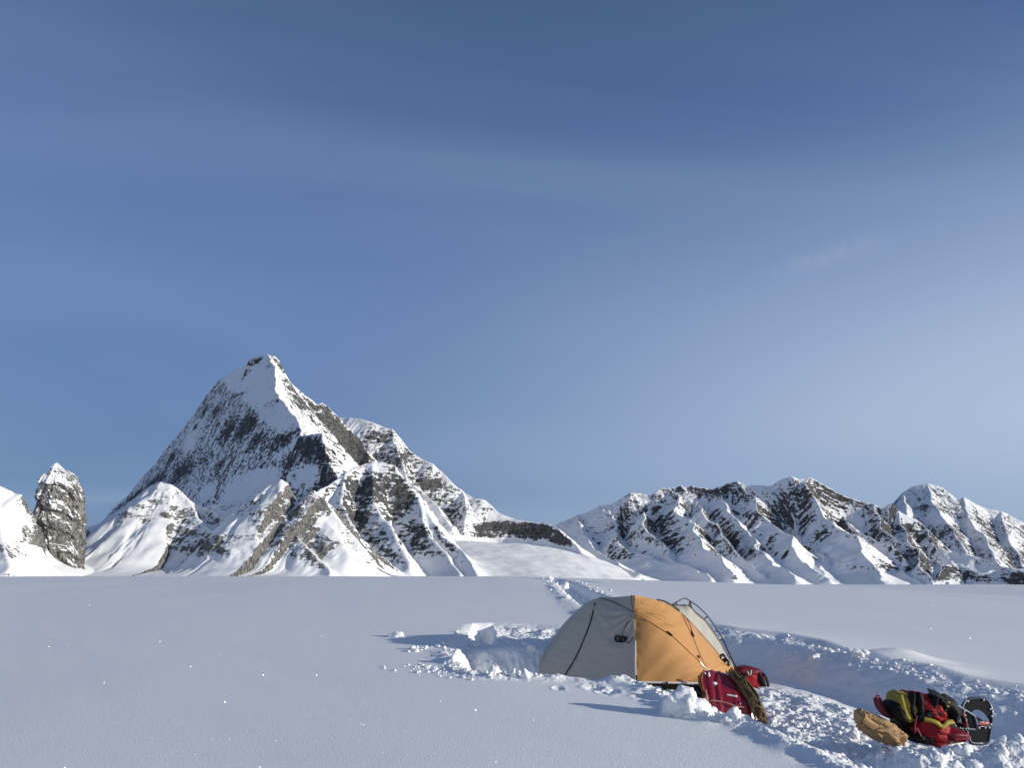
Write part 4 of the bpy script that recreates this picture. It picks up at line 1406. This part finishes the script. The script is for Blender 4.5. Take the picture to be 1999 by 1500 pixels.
part('sled_body', *grid_mesh(G), SLED_RED, SLED)
# open left end: flared lip
lip_in = [G[i][0] for i in range(nv_)]
lip_out = [p + Vector((-.030 - .012 * math.sin(k * .3), -.035, -.012 + .02 * (k < 14))) for k, p in enumerate(lip_in)]
part('sled_rim', *grid_mesh(loft([lip_in, [a.lerp(b, .6) + Vector((0, -.012, 0)) for a, b in zip(lip_in, lip_out)], lip_out], 7)), SLED_RIM, SLED)
part('sled_rim', *tube_mesh([G[i][0] + Vector((.004, -.01, 0)) for i in range(6, nv_)], .011, 8), SLED_RIM, SLED)
part('sled_rim', *tube_mesh([G[nv_ - 2][j] for j in range(n_)], .014, 8), SLED_RED, SLED)
part('sled_rim', *tube_mesh([G[i][n_ - 1] for i in range(2, nv_)], .014, 8), SLED_RED, SLED)
cd = spline([on_surface(GS, x, y, .012) for x, y in ((1376, 1352), (1381, 1362), (1382, 1369), (1390, 1369), (1400, 1370), (1418, 1374), (1436, 1380), (1450, 1382), (1470, 1384))], 50)
part('tie_cord', *tube_mesh(cd, .0085, 6), PINK_CORD, SLED)
cd = spline([on_surface(GS, 1377, 1351, .03), on_surface(GS, 1379, 1366, .035), on_surface(GS, 1376, 1378, .04), on_surface(GS, 1381, 1386, .04)], 24)
part('tie_cord', *tube_mesh(cd, .011, 6), PINK_CORD, SLED)
ms = []
for (x, y, a, b, s) in ((1384, 1320, .012, .035, 1), (1394, 1326, .022, .022, 2), (1396, 1337, .026, .018, 3), (1393, 1316, .010, .018, 4), (1376, 1316, .008, .008, 5)):
    c = on_surface(GS, x, y, .004)
    part('stuck_snow', *blob_mesh(c, (a, 0, -a * .5), (0, .012, .004), (a * .3, 0, b), .45, 3, s, 14, 10), SNOW_STUCK, SLED)
pth = [on_surface(GS, 1419 + k * 2.4, 1357.5 + k * .45, .004) for k in range(9)]
part('stuck_snow', *tube_mesh(spline(pth, 24), .006, 7, .011), SNOW_STUCK, SLED)

# ------------------------------------------------------------------ rope bundle over the sled's end
ROPE = empty('rope_bundle', tuple(at(1465, 1390, 8.7)))
tag(ROPE, 'bundle of olive and tan rope draped over the right end of the red sled', 'rope')
spine = AT([(1424, 1311, 9.0), (1436, 1320, 8.92), (1449, 1334, 8.82), (1462, 1352, 8.74), (1473, 1372, 8.66), (1481, 1392, 8.6), (1488, 1410, 8.56)])
sp_ = spline(spine, 60)
rr = random.Random(12)
ra, rb = [], []
for k in range(26):
    o1, o2 = rr.uniform(-.05, .05), rr.uniform(-.03, .035)
    ph = rr.uniform(0, 6.28)
    t0, t1 = rr.uniform(0, .10), rr.uniform(.75, 1.0)
    path = []
    for q in range(40):
        s = (t0 + (t1 - t0) * q / 39) * 59
        i = min(int(s), 58)
        p = sp_[i].lerp(sp_[i + 1], s - i)
        w_ = 0.8 + .5 * math.sin(q / 39 * math.pi) + .5 * max(0, q / 39 - .6)
        path.append(p + Vector((o1 * w_ * .9 + .010 * math.sin(q * .35 + ph), -.03 - .5 * o2, o1 * w_ * .5 + o2 * w_ + .010 * math.cos(q * .41 + ph * 2))))
    (ra if k % 3 else rb).append(tube_mesh(path, .0085, 6))
for k in range(9):
    c = sp_[44 + k * 2 if 44 + k * 2 < 60 else 59] + Vector((rr.uniform(-.04, .03), -.06, rr.uniform(-.05, .02)))
    a1 = rr.uniform(0, 3.14); rx, rz = rr.uniform(.04, .07), rr.uniform(.02, .045)
    path = [c + Vector((rx * math.cos(w_) * math.cos(a1) - rz * math.sin(w_) * math.sin(a1), rr.uniform(-.006, .006), rx * math.cos(w_) * math.sin(a1) + rz * math.sin(w_) * math.cos(a1)))
            for w_ in [q * .3927 for q in range(16)]]
    (rb if k % 2 else ra).append(tube_mesh(path, .008, 6, closed=True))
part('olive_coil', *join(*ra), ROPE_A, ROPE)
part('tan_coil', *join(*rb), ROPE_B, ROPE)
bd = [sp_[14] + Vector((.055 * math.cos(w_), -.035 + .04 * math.sin(w_), .05 * math.sin(w_ + .8))) for w_ in [q * .5236 for q in range(12)]]
part('binding_cord', *tube_mesh(bd, .008, 6, closed=True), BLACK_WEB, ROPE)

# ------------------------------------------------------------------ black sack between sled and tent
SACK = empty('stuff_sack', tuple(at(1364, 1378, 8.95)))
tag(SACK, 'small black sack lying in shade at the left end of the red sled', 'sack')
c = Vector(at(1364, 1361, 8.98))
part('sack_body', *blob_mesh(c, (.085, 0, .02), (0, .09, 0), (-.03, 0, .10), .25, 2.2, 5, 30, 22, 1, .06, 5), BLACK_NYLON, SACK)
part('strap', *ribbon(spline([c + Vector((-.04, -.09, .09)), c + Vector((.01, -.115, .03)), c + Vector((.02, -.11, -.05)), c + Vector((-.02, -.08, -.10))], 16), .02, Vector((0, -1, .2))), simple('dark_grey_web', (.05, .055, .06), .6, .3), SACK)

# ------------------------------------------------------------------ red day pack by the rear pole
RP = empty('backpack', tuple(at(1463, 1345, 10.7)))
tag(RP, 'small bright red backpack standing in the snow behind the sled', 'backpack')
c = Vector(at(1462, 1326, 10.8))
k_ = 10.8 / FPX


def crease(u):
    return 1 + .05 * math.sin(9 * u.x + 6 * u.z) * (u.z < .6)


part('pack_body', *blob_mesh(c, (27 * k_, .02, -4 * k_), (0, .13, 0), (3 * k_, 0, 20 * k_), .16, 2.0, 3, 48, 32, .8, .05, 6, crease), RED_NYLON, RP)
part('pack_lid', *blob_mesh(c + Vector((-2 * k_, -.02, 14 * k_)), (24 * k_, .02, -3 * k_), (0, .125, 0), (1 * k_, 0, 8.5 * k_), .15, 2, 6, 40, 20, .8), simple('dark_red_nylon', (0.13, .008, .014), .5, .3), RP)
part('side_pocket', *blob_mesh(c + Vector((19 * k_, -.02, -1 * k_)), (9 * k_, 0, -4 * k_), (0, .12, 0), (-4 * k_, 0, 18 * k_), .15, 2, 7, 30, 20), BLACK_NYLON, RP)
st = spline([c + Vector((20 * k_, -.08, 12 * k_)), c + Vector((27 * k_, -.1, 4 * k_)), c + Vector((30 * k_, -.1, -10 * k_)), c + Vector((28.5 * k_, -.09, -19 * k_)), c + Vector((24 * k_, -.06, -13 * k_)), c + Vector((22 * k_, -.06, -2 * k_))], 30)
part('shoulder_strap', *ribbon(st, .035, Vector((.3, -1, .1)), .012), BLACK_NYLON, RP)
em = spline([c + Vector((-7 * k_, -.135, 15 * k_)), c + Vector((-5 * k_, -.145, 9 * k_)), c + Vector((-2 * k_, -.145, 11 * k_)), c + Vector((-.5 * k_, -.135, 17 * k_))], 14)
part('haul_loop', *ribbon(em, .022, Vector((0, -1, .3)), .008), GREY_PL, RP)
part('compression_strap', *ribbon(spline([c + Vector((-15 * k_, -.115, 14 * k_)), c + Vector((-13 * k_, -.142, 2 * k_)), c + Vector((-10 * k_, -.13, -12 * k_))], 14), .05, Vector((0, -1, 0)), .006), BLACK_NYLON, RP)

# ------------------------------------------------------------------ big red, black and yellow pack lying in the lane
BP = empty('backpack', tuple(at(1805, 1448, 7.3)))
tag(BP, 'large red, black and yellow pack lying on its side against the snowshoes', 'backpack')
D7 = 7.35
k7 = D7 / FPX


def A7(px, py, dd=0.0):
    return Vector(at(px, py, D7 + dd))


def blob7(name, px, py, hw, hh, depth, mat, seed, dd=0, rot=0, amp=.18, fine=.06, e=.85, root=None, ff=6, fr=2.0):
    ca, sa = math.cos(R_(rot)), math.sin(R_(rot))
    return part(name, *blob_mesh(A7(px, py, dd), (hw * k7 * ca, 0, hw * k7 * sa), (0, depth, 0), (-hh * k7 * sa, 0, hh * k7 * ca), amp, fr, seed, 56, 36, e, fine, ff), mat, root or BP)


blob7('pack_body', 1806, 1413, 58, 34, .20, BLACK_NYLON, 21, .06, -14)
blob7('bottom_compartment', 1810, 1425, 36, 22, .20, RED_NYLON, 22, -.04, -16, .14)
blob7('top_panel', 1800, 1383, 38, 25, .20, RED_NYLON, 23, .0, -18, .2, .10, ff=4)
ms7 = []
for (pts, wd) in (([(1786, 1352), (1784, 1368), (1783, 1388), (1790, 1404)], .045), ([(1796, 1352), (1800, 1372), (1800, 1392), (1792, 1406)], .05), ([(1830, 1362), (1822, 1385), (1808, 1400), (1793, 1408)], .07),
                  ([(1850, 1385), (1830, 1397), (1812, 1403), (1794, 1410)], .05), ([(1838, 1366), (1858, 1378), (1870, 1392), (1868, 1412)], .10), ([(1812, 1352), (1836, 1362), (1856, 1374)], .05)):
    pth = spline([A7(x, y, -.205) for x, y in pts], 18)
    hw = [wd * (.55 + .6 * math.sin(math.pi * min(1, .12 + q / 17)) + .25 * mnoise.noise(Vector((q * .5, wd * 90, 1)))) for q in range(18)]
    Gf = []
    for q in range(18):
        t_ = (pth[min(q + 1, 17)] - pth[max(q - 1, 0)]).normalized()
        s_ = t_.cross(Vector((.1, -1, .35))).normalized()
        Gf.append([pth[q] + s_ * (hw[q] * (w_ / 8 - .5) * 1.3) + Vector((0, .05 * (w_ / 4 - 1) ** 2 - .010 + .014 * mnoise.noise(Vector((w_ * .8, q * .25, wd * 50))), 0)) for w_ in range(9)])
    part('folded_flap', *grid_mesh(Gf), BLACK_NYLON, BP)
blob7('side_panel', 1761, 1380, 20, 26, .17, YELLOW_NYLON, 25, -.02, 25, .12)
blob7('side_panel', 1746, 1390, 13, 20, .17, BLACK_NYLON, 26, -.05, 35, .12)
pth = spline([A7(1758, 1358, -.19), A7(1762, 1374, -.23), A7(1767, 1392, -.22), A7(1776, 1408, -.20)], 20)
part('shoulder_strap', *ribbon(pth, .040, Vector((-.5, -1, .2)), .012), YELLOW_NYLON, BP)
pth = spline([A7(1804, 1405, -.23), A7(1826, 1411, -.25), A7(1840, 1420, -.25), A7(1850, 1412, -.23), A7(1862, 1410, -.2)], 24)
part('shoulder_strap', *ribbon(pth, .036, Vector((0, -1, .4)), .012), YELLOW_NYLON, BP)
# hip belt wing sticking up on the left
wing = [A7(1744, 1398, -.05), A7(1728, 1391, -.08), A7(1716, 1378, -.08), A7(1713, 1364, -.06)]
pth = spline(wing, 24)
hb = part('hip_belt', *ribbon(pth, .075, Vector((.25, -1, .3)), .02), PURPLE_RED, BP)
lp = spline([A7(1712, 1370, -.08), A7(1711, 1361, -.07), A7(1715, 1359, -.07), A7(1719, 1366, -.08)], 14)
part('strap', *tube_mesh(lp, .008, 6), RED_NYLON, hb)
pth = spline([A7(1722, 1378, -.04), A7(1736, 1384, -.10), A7(1750, 1392, -.16)], 14)
part('strap', *ribbon(pth, .03, Vector((.2, -1, .4)), .012), BLACK_NYLON, hb)
blob7('side_pocket', 1850, 1434, 30, 12, .15, simple('dark_red_cloth', (.16, .008, .014), .5, .3), 27, -.10, -3, .12)
blob7('side_pocket', 1795, 1440, 22, 8, .14, BLACK_NYLON, 28, -.10, -8, .15)
for (pts) in ([(1785, 1432), (1789, 1423), (1795, 1432), (1801, 1444)], [(1790, 1398), (1787, 1412), (1786, 1426)]):
    part('strap', *ribbon(spline([A7(x, y, -.225) for x, y in pts], 14), .010, Vector((0, -1, .2)), .005), PURPLE_RED, BP)
for (x, y) in ((1852, 1372), (1850, 1380), (1832, 1411)):
    part('buckle', *blob_mesh(A7(x, y, -.235), (.012, 0, -.004), (0, .008, 0), (.003, 0, .009), .05, 2, 3, 10, 8, .6), YELLOW_NYLON, BP)

# ------------------------------------------------------------------ tan sack
TS = empty('stuff_sack', tuple(at(1718, 1450, 7.25)))
tag(TS, 'crumpled tan sack lying in front of the large pack', 'sack')
D72 = 7.2
kk2 = D72 / FPX


def sackshape(u):
    a_ = mnoise.noise(Vector((u.x * 1.6 + u.z * 2.2, u.z * 1.1 - u.x * .5, u.y * .8)) + Vector((3.1, 0, 0)))
    b_ = mnoise.noise(Vector((u.x * 3.4 - u.z * 3.0, u.z * 2.6, u.y * 2.0)) + Vector((9.1, 2, 0)))
    c_ = mnoise.noise(Vector((u.x * 6.5 + u.z * 5.0, u.z * 6.0 - u.x * 2, u.y * 5.0)) + Vector((1.1, 7, 3)))
    fold = (1 - 2.4 * abs(a_)) * .13 + (1 - 2.4 * abs(b_)) * .08 + (1 - 2.6 * abs(c_)) * .045
    return (.93 - .25 * max(0, -u.x - .3) ** 2) * (1 + fold)


ca, sa = math.cos(R_(-24)), math.sin(R_(-24))
bm_v, bm_f = blob_mesh(Vector(at(1716, 1424, D72)), (43 * kk2 * ca, 0, 43 * kk2 * sa), (0, .13, 0), (-15 * kk2 * sa, 0, 19.5 * kk2 * ca), .10, 1.8, 41, 110, 70, .80, 0, 3.2, sackshape)
part('sack_body', bm_v, bm_f, TAN, TS)
nk = Vector(at(1683, 1405, D72 - .02))


def neckshape(u):
    return 1 + .22 * math.sin(7 * math.atan2(u.x, u.y) + 3 * u.z) * .5 + .2 * (u.z)


part('sack_neck', *blob_mesh(nk, (9 * kk2, 0, -3 * kk2), (0, .08, 0), (3.5 * kk2, 0, 11 * kk2), .25, 2.5, 44, 44, 28, .8, .10, 4, neckshape), TAN, TS)
G_ = []
ed = spline([Vector(at(x, y, D72 - .13)) for x, y in ((1684, 1410), (1700, 1423), (1722, 1431), (1748, 1441), (1762, 1440))], 30)
ee = spline([Vector(at(x, y, D72 - .06)) for x, y in ((1690, 1400), (1708, 1413), (1728, 1424), (1750, 1436), (1766, 1436))], 30)
for w_ in range(8):
    G_.append([a_.lerp(b_, w_ / 7) + Vector((0, -.035 * math.sin(math.pi * w_ / 7), .03 * math.sin(math.pi * w_ / 7) * (1 + mnoise.noise(Vector((q_ * .35, w_ * .3, 5)))))) for q_, (a_, b_) in enumerate(zip(ed, ee))])
part('hem_fold', *grid_mesh(G_), TAN, TS)
G_ = []
e1 = spline([Vector(at(x, y, D72 - .17)) for x, y in ((1712, 1427), (1726, 1430), (1742, 1431))], 20)
e2 = spline([Vector(at(x, y, D72 - .10)) for x, y in ((1722, 1419), (1736, 1415), (1745, 1419))], 20)
for w_ in range(7):
    G_.append([a_.lerp(b_, w_ / 6) + Vector((0, -.02 * math.sin(math.pi * w_ / 6), .006 * mnoise.noise(Vector((q_ * .4, w_, 1))))) for q_, (a_, b_) in enumerate(zip(e1, e2))])
part('loose_flap', *grid_mesh(G_), TAN, TS)


# ------------------------------------------------------------------ snowshoes
def snowshoe(o, ex, ez, L, Wd, label):
    """outline in its own plane: ex across, ez along (tail to toe); o = tail centre"""
    root = empty('snowshoe', tuple(o))
    tag(root, label, 'snowshoe', 'pair of snowshoes beside the large pack')
    ex = Vector(ex).normalized(); ez = Vector(ez).normalized(); nn_ = ex.cross(ez).normalized()
    if nn_.y > 0:
        nn_ = -nn_

    def P(x, z, d=0):
        return o + ex * (x * Wd) + ez * (z * L) + nn_ * d
    half = [(0.24, 0.0), (.33, .12), (.40, .3), (.47, .5), (.50, .66), (.46, .82), (.36, .93), (.2, .99), (0, 1.0)]
    out = half + [(-x, z) for x, z in half[-2::-1]]
    fr = spline([P(x, z) for x, z in out], 64, closed=True)
    f_ = part('frame', *tube_mesh(fr, .013, 8, closed=True), SHOE_BLUE, root)
    part('frosted_edge', *tube_mesh([p + nn_ * .010 + Vector((0, 0, .004)) for p in fr[34:62]], .007, 6), SHOE_RIM, f_)
    # toe deck with a curved lower edge above the opening
    def wid(z):
        return float(np.interp(z, [h[1] for h in half], [h[0] for h in half]))
    def deck(zlo, zhi, n=20):
        V, F = [], []
        rows = 10
        for i in range(rows):
            for j in range(n):
                s = -1 + 2 * j / (n - 1)
                a, b = zlo(s), zhi(s)
                z = a + (b - a) * i / (rows - 1)
                V.append(P(s * wid(z) * .97, z, .003))
        m = len(V)
        V += [v - nn_ * .006 for v in V]
        for i in range(rows - 1):
            for j in range(n - 1):
                q = (i * n + j, i * n + j + 1, (i + 1) * n + j + 1, (i + 1) * n + j)
                F.append(q); F.append(tuple(k + m for k in q[::-1]))
        return V, F
    part('toe_deck', *deck(lambda s: .74 - .36 * s * s, lambda s: .995 - .10 * s ** 4), SHOE_DECK, root)
    part('heel_deck', *deck(lambda s: .015, lambda s: .36), SHOE_DECK, root)
    bd_ = part('binding', *blob_mesh(P(0.02, .43, .02), ex * (.30 * Wd), nn_ * .025, ez * (.055 * L), .2, 2.5, 3, 24, 16, .7), SHOE_RED, root)
    part('buckle', *blob_mesh(P(-.02, .455, .05), ex * (.10 * Wd), nn_ * .012, ez * (.018 * L), .1, 2, 4, 12, 8, .6), GREY_PL, bd_)
    part('strap', *ribbon(spline([P(-.42, .62, .01), P(-.2, .56, .05), P(0.05, .46, .05)], 12), .022, nn_, .006), SHOE_DECK, root)
    part('crossbar', *tube_mesh([P(-.42, .36, .008), P(.42, .36, .008)], .008, 8), SHOE_BLUE, root)
    for (x, z) in ((-.30, .93), (.22, .95), (.42, .74), (-.43, .74), (.44, .58), (.40, .40), (-.2, .33), (0.0, .33), (.2, .33), (-.36, .33), (.33, .33)):
        part('rivet', *blob_mesh(P(x, z, .014), ex * .010, nn_ * .005, ez * .010, 0, 1, 1, 10, 6), STEEL, root)
    return root


D75 = 7.35
tail = Vector(at(1912, 1452, D75))
toe = Vector(at(1905, 1364, D75 + .10))
snowshoe(tail, (1, .15, 0), toe - tail, (toe - tail).length, 62 * D75 / FPX, 'upright snowshoe planted in the snow right of the large pack')
tail = Vector(at(1904, 1412, D75 - .06))
toe = Vector(at(1846, 1392, D75 - .16))
snowshoe(tail, (.25, .35, -1), toe - tail, (toe - tail).length * 1.05, 46 * D75 / FPX, 'snowshoe lying sideways across the end of the large pack')
# ------------------------------------------------------------------ snow clumps and rubble
def ico(sub):
    bm = bmesh.new()
    bmesh.ops.create_icosphere(bm, subdivisions=sub, radius=1)
    V = [v.co.copy() for v in bm.verts]; F = [tuple(v.index for v in f.verts) for f in bm.faces]
    bm.free()
    return V, F


ICO4, ICO2, ICO3 = ico(4), ico(2), ico(3)


def clump_mesh(seed, sx, sy, sz, base, rough=.42):
    V, F = base
    out = []
    s = Vector((seed * 3.17, seed * 1.31, seed * 5.7))
    for v in V:
        k = 1 + rough * mnoise.noise(v * 1.3 + s) + rough * .55 * (0.5 - abs(mnoise.noise(v * 2.9 + s * 2))) + rough * .22 * mnoise.noise(v * 7 + s)
        # broken-off facets
        f = mnoise.cell(v * 1.4 + s)
        out.append(Vector((v.x * sx, v.y * sy, v.z * sz)) * (k + .16 * (f - .5)))
    return out, F


SNOW_CL = simple('broken_snow', SNOW_C, .8, .1, bump=(45, .5, .012))
for (px, py, D, parts_, label) in (
    (1335, 1388, 8.35, [(-.10, 0, .03, .13, .12, .12), (.02, -.02, .07, .15, .13, .13), (.14, -.03, .02, .14, .12, .09), (.24, -.02, -.01, .10, .1, .07), (-.17, .02, -.02, .08, .08, .05), (.05, -.12, -.02, .10, .08, .05)],
     'broad heap of broken snow in front of the left end of the red sled'),
    (1434, 1402, 8.38, [(0, 0, .03, .065, .06, .085), (.07, .02, 0, .06, .05, .05), (-.08, 0, 0, .06, .05, .04)], 'peaked snow lump against the lower edge of the red sled'),
    (1850, 1472, 6.75, [(0, 0, .03, .105, .09, .075), (.07, .03, .0, .06, .06, .05)], 'large angular snow block in the lower right foreground'),
    (1838, 1453, 6.95, [(0, 0, .02, .045, .045, .055)], 'egg-shaped snow lump just below the large pack'),
    (1862, 1455, 6.95, [(0, 0, .02, .09, .07, .055), (.09, .0, .0, .08, .06, .04)], 'long snow lump below the lying snowshoe'),
    (1668, 1442, 7.15, [(0, 0, .03, .06, .06, .075), (-.08, 0, .0, .05, .05, .05), (.07, -.01, .0, .06, .05, .05), (.13, 0, -.01, .05, .05, .035)], 'crumbly snow heap left of the tan sack'),
    (1938, 1480, 6.55, [(0, 0, .03, .09, .08, .07), (-.1, .02, 0, .07, .06, .05), (.1, 0, 0, .06, .05, .04)], 'snow lump nearest the lower right corner'),
    (966, 1315, 10.0, [(0, 0, .04, .075, .07, .075), (.07, 0, .0, .05, .05, .04)], 'largest snowball on the near edge of the pit left of the tent'),
    (1003, 1317, 10.0, [(0, 0, .03, .04, .04, .055)], 'small snowball in the middle of the near pit edge'),
    (1026, 1318, 10.0, [(0, 0, .03, .055, .05, .055)], 'round snowball on the near pit edge close to the vestibule tip'),
    (1590, 1287, 11.2, [(0, 0, .03, .08, .07, .07)], 'snow block on the rim of the shaded wall right of the tent'),
    (1674, 1279, 11.6, [(0, 0, .03, .09, .08, .06), (.12, 0, .02, .08, .07, .06), (.22, .02, 0, .05, .05, .04)], 'pair of snow blocks further along the rim of the shaded wall'),
    (774, 1240, 14.4, [(0, 0, .01, .12, .09, .07)], 'lone snow lump on the smooth snow left of the pit'),
    (1104, 1152, 37.0, [(0, 0, .12, .22, .2, .30)], 'tall snow lump beside the trail behind the tent'),
    (1075, 1134, 62.0, [(0, 0, .1, .22, .2, .25)], 'snow lump at the far end of the trail'),
):
    x, y, _ = at(px, py, D)
    # slide along the view direction until it sits on the snow
    dd = np.linspace(D * .86, D * 1.14, 141)
    ddx = (px - 999.5) / FPX; ddy = (750 - (py + 4)) / FPX
    yy_ = CS - ddy * SN; zz_ = SN + ddy * CS
    k = int(np.argmin(np.abs(ground_z(ddx / yy_ * dd, dd) - (EYE + zz_ / yy_ * dd))))
    x, y = float(ddx / yy_ * dd[k]), float(dd[k])
    z = gz(x, y)
    ms = []
    for i, (ox, oy, oz, sx, sy, sz) in enumerate(parts_):
        v, f = clump_mesh(px * .13 + i * 2.3, sx, sy, sz, ICO4 if sx > .07 and D < 20 else ICO3)
        ms.append(([p + Vector((x + ox, y + oy, z + oz)) for p in v], f))
    o = part('snow_clump', *join(*ms), SNOW_CL, None)
    off = Vector((x, y, z))
    for vtx in o.data.vertices:
        vtx.co -= off
    o.location = off
    tag(o, label, 'snow clump', 'clumps of broken snow')

# small rubble thrown along the edges of the diggings
protos = [clump_mesh(100 + i, 1, 1, .8, ICO2, .5) for i in range(8)]
pv = [np.array([list(p) for p in v]) for v, f in protos]
pf = np.array(protos[0][1])
VV, FF = [], []
off = 0
rg = np.random.default_rng(3)


def scatter(pts, n, spread, smin, smax, power=2.2):
    global off
    P = np.array(GP(pts))
    L = np.concatenate([[0], np.cumsum(np.hypot(*np.diff(P, axis=0).T))])
    s = rg.random(n) * L[-1]
    X = np.interp(s, L, P[:, 0]) + rg.normal(0, spread, n); Y = np.interp(s, L, P[:, 1]) + rg.normal(0, spread, n)
    Z = ground_z(X, Y)
    size = smin + (smax - smin) * rg.random(n) ** power
    for x, y, z, r in zip(X, Y, Z, size):
        k = rg.integers(8); a = rg.random() * 6.28
        c, s_ = math.cos(a), math.sin(a)
        v = pv[k] * r * np.array([rg.uniform(.7, 1.3), rg.uniform(.7, 1.2), rg.uniform(.6, 1.1)])
        v = np.stack([v[:, 0] * c - v[:, 1] * s_ + x, v[:, 0] * s_ + v[:, 1] * c + y, v[:, 2] + z + r * .25], -1)
        VV.append(v); FF.append(pf + off); off += len(v)


scatter([(800, 1271), (840, 1264), (880, 1260)], 24, .07, .012, .06)
scatter([(872, 1262), (890, 1285), (905, 1307), (950, 1319)], 54, .10, .008, .05)
scatter([(810, 1304), (850, 1308), (900, 1314), (950, 1320)], 180, .16, .006, .024)
scatter([(945, 1321), (1000, 1323), (1060, 1324)], 66, .08, .008, .04)
scatter([(905, 1240), (960, 1250), (1020, 1258), (1090, 1262)], 72, .22, .015, .08)
scatter([(1240, 1338), (1290, 1352), (1330, 1375), (1390, 1404), (1470, 1414)], 180, .11, .006, .035)
scatter([(1250, 1345), (1310, 1350), (1350, 1352)], 96, .14, .008, .04)
scatter([(1560, 1264), (1600, 1280), (1660, 1294), (1700, 1304), (1760, 1314), (1850, 1338), (1960, 1358)], 198, .13, .006, .035)
scatter([(1590, 1276), (1650, 1284), (1700, 1296)], 48, .16, .008, .045)
scatter([(1480, 1350), (1540, 1365), (1600, 1385), (1640, 1400)], 132, .25, .008, .035)
scatter([(1500, 1405), (1580, 1425), (1660, 1450), (1760, 1490)], 180, .28, .006, .035)
scatter([(1650, 1452), (1740, 1462), (1850, 1470), (1990, 1470)], 180, .18, .008, .06)
scatter([(1860, 1450), (1930, 1448), (1999, 1446)], 36, .10, .008, .04)
scatter([(1160, 1174), (1135, 1160), (1112, 1148), (1096, 1138), (1080, 1133)], 156, .6, .02, .08)
o = mesh_np('snow_rubble', np.vstack(VV), np.vstack(FF), SNOW_CL)
o['kind'] = 'stuff'
o['label'] = 'small broken snow crumbs along the dug edges'
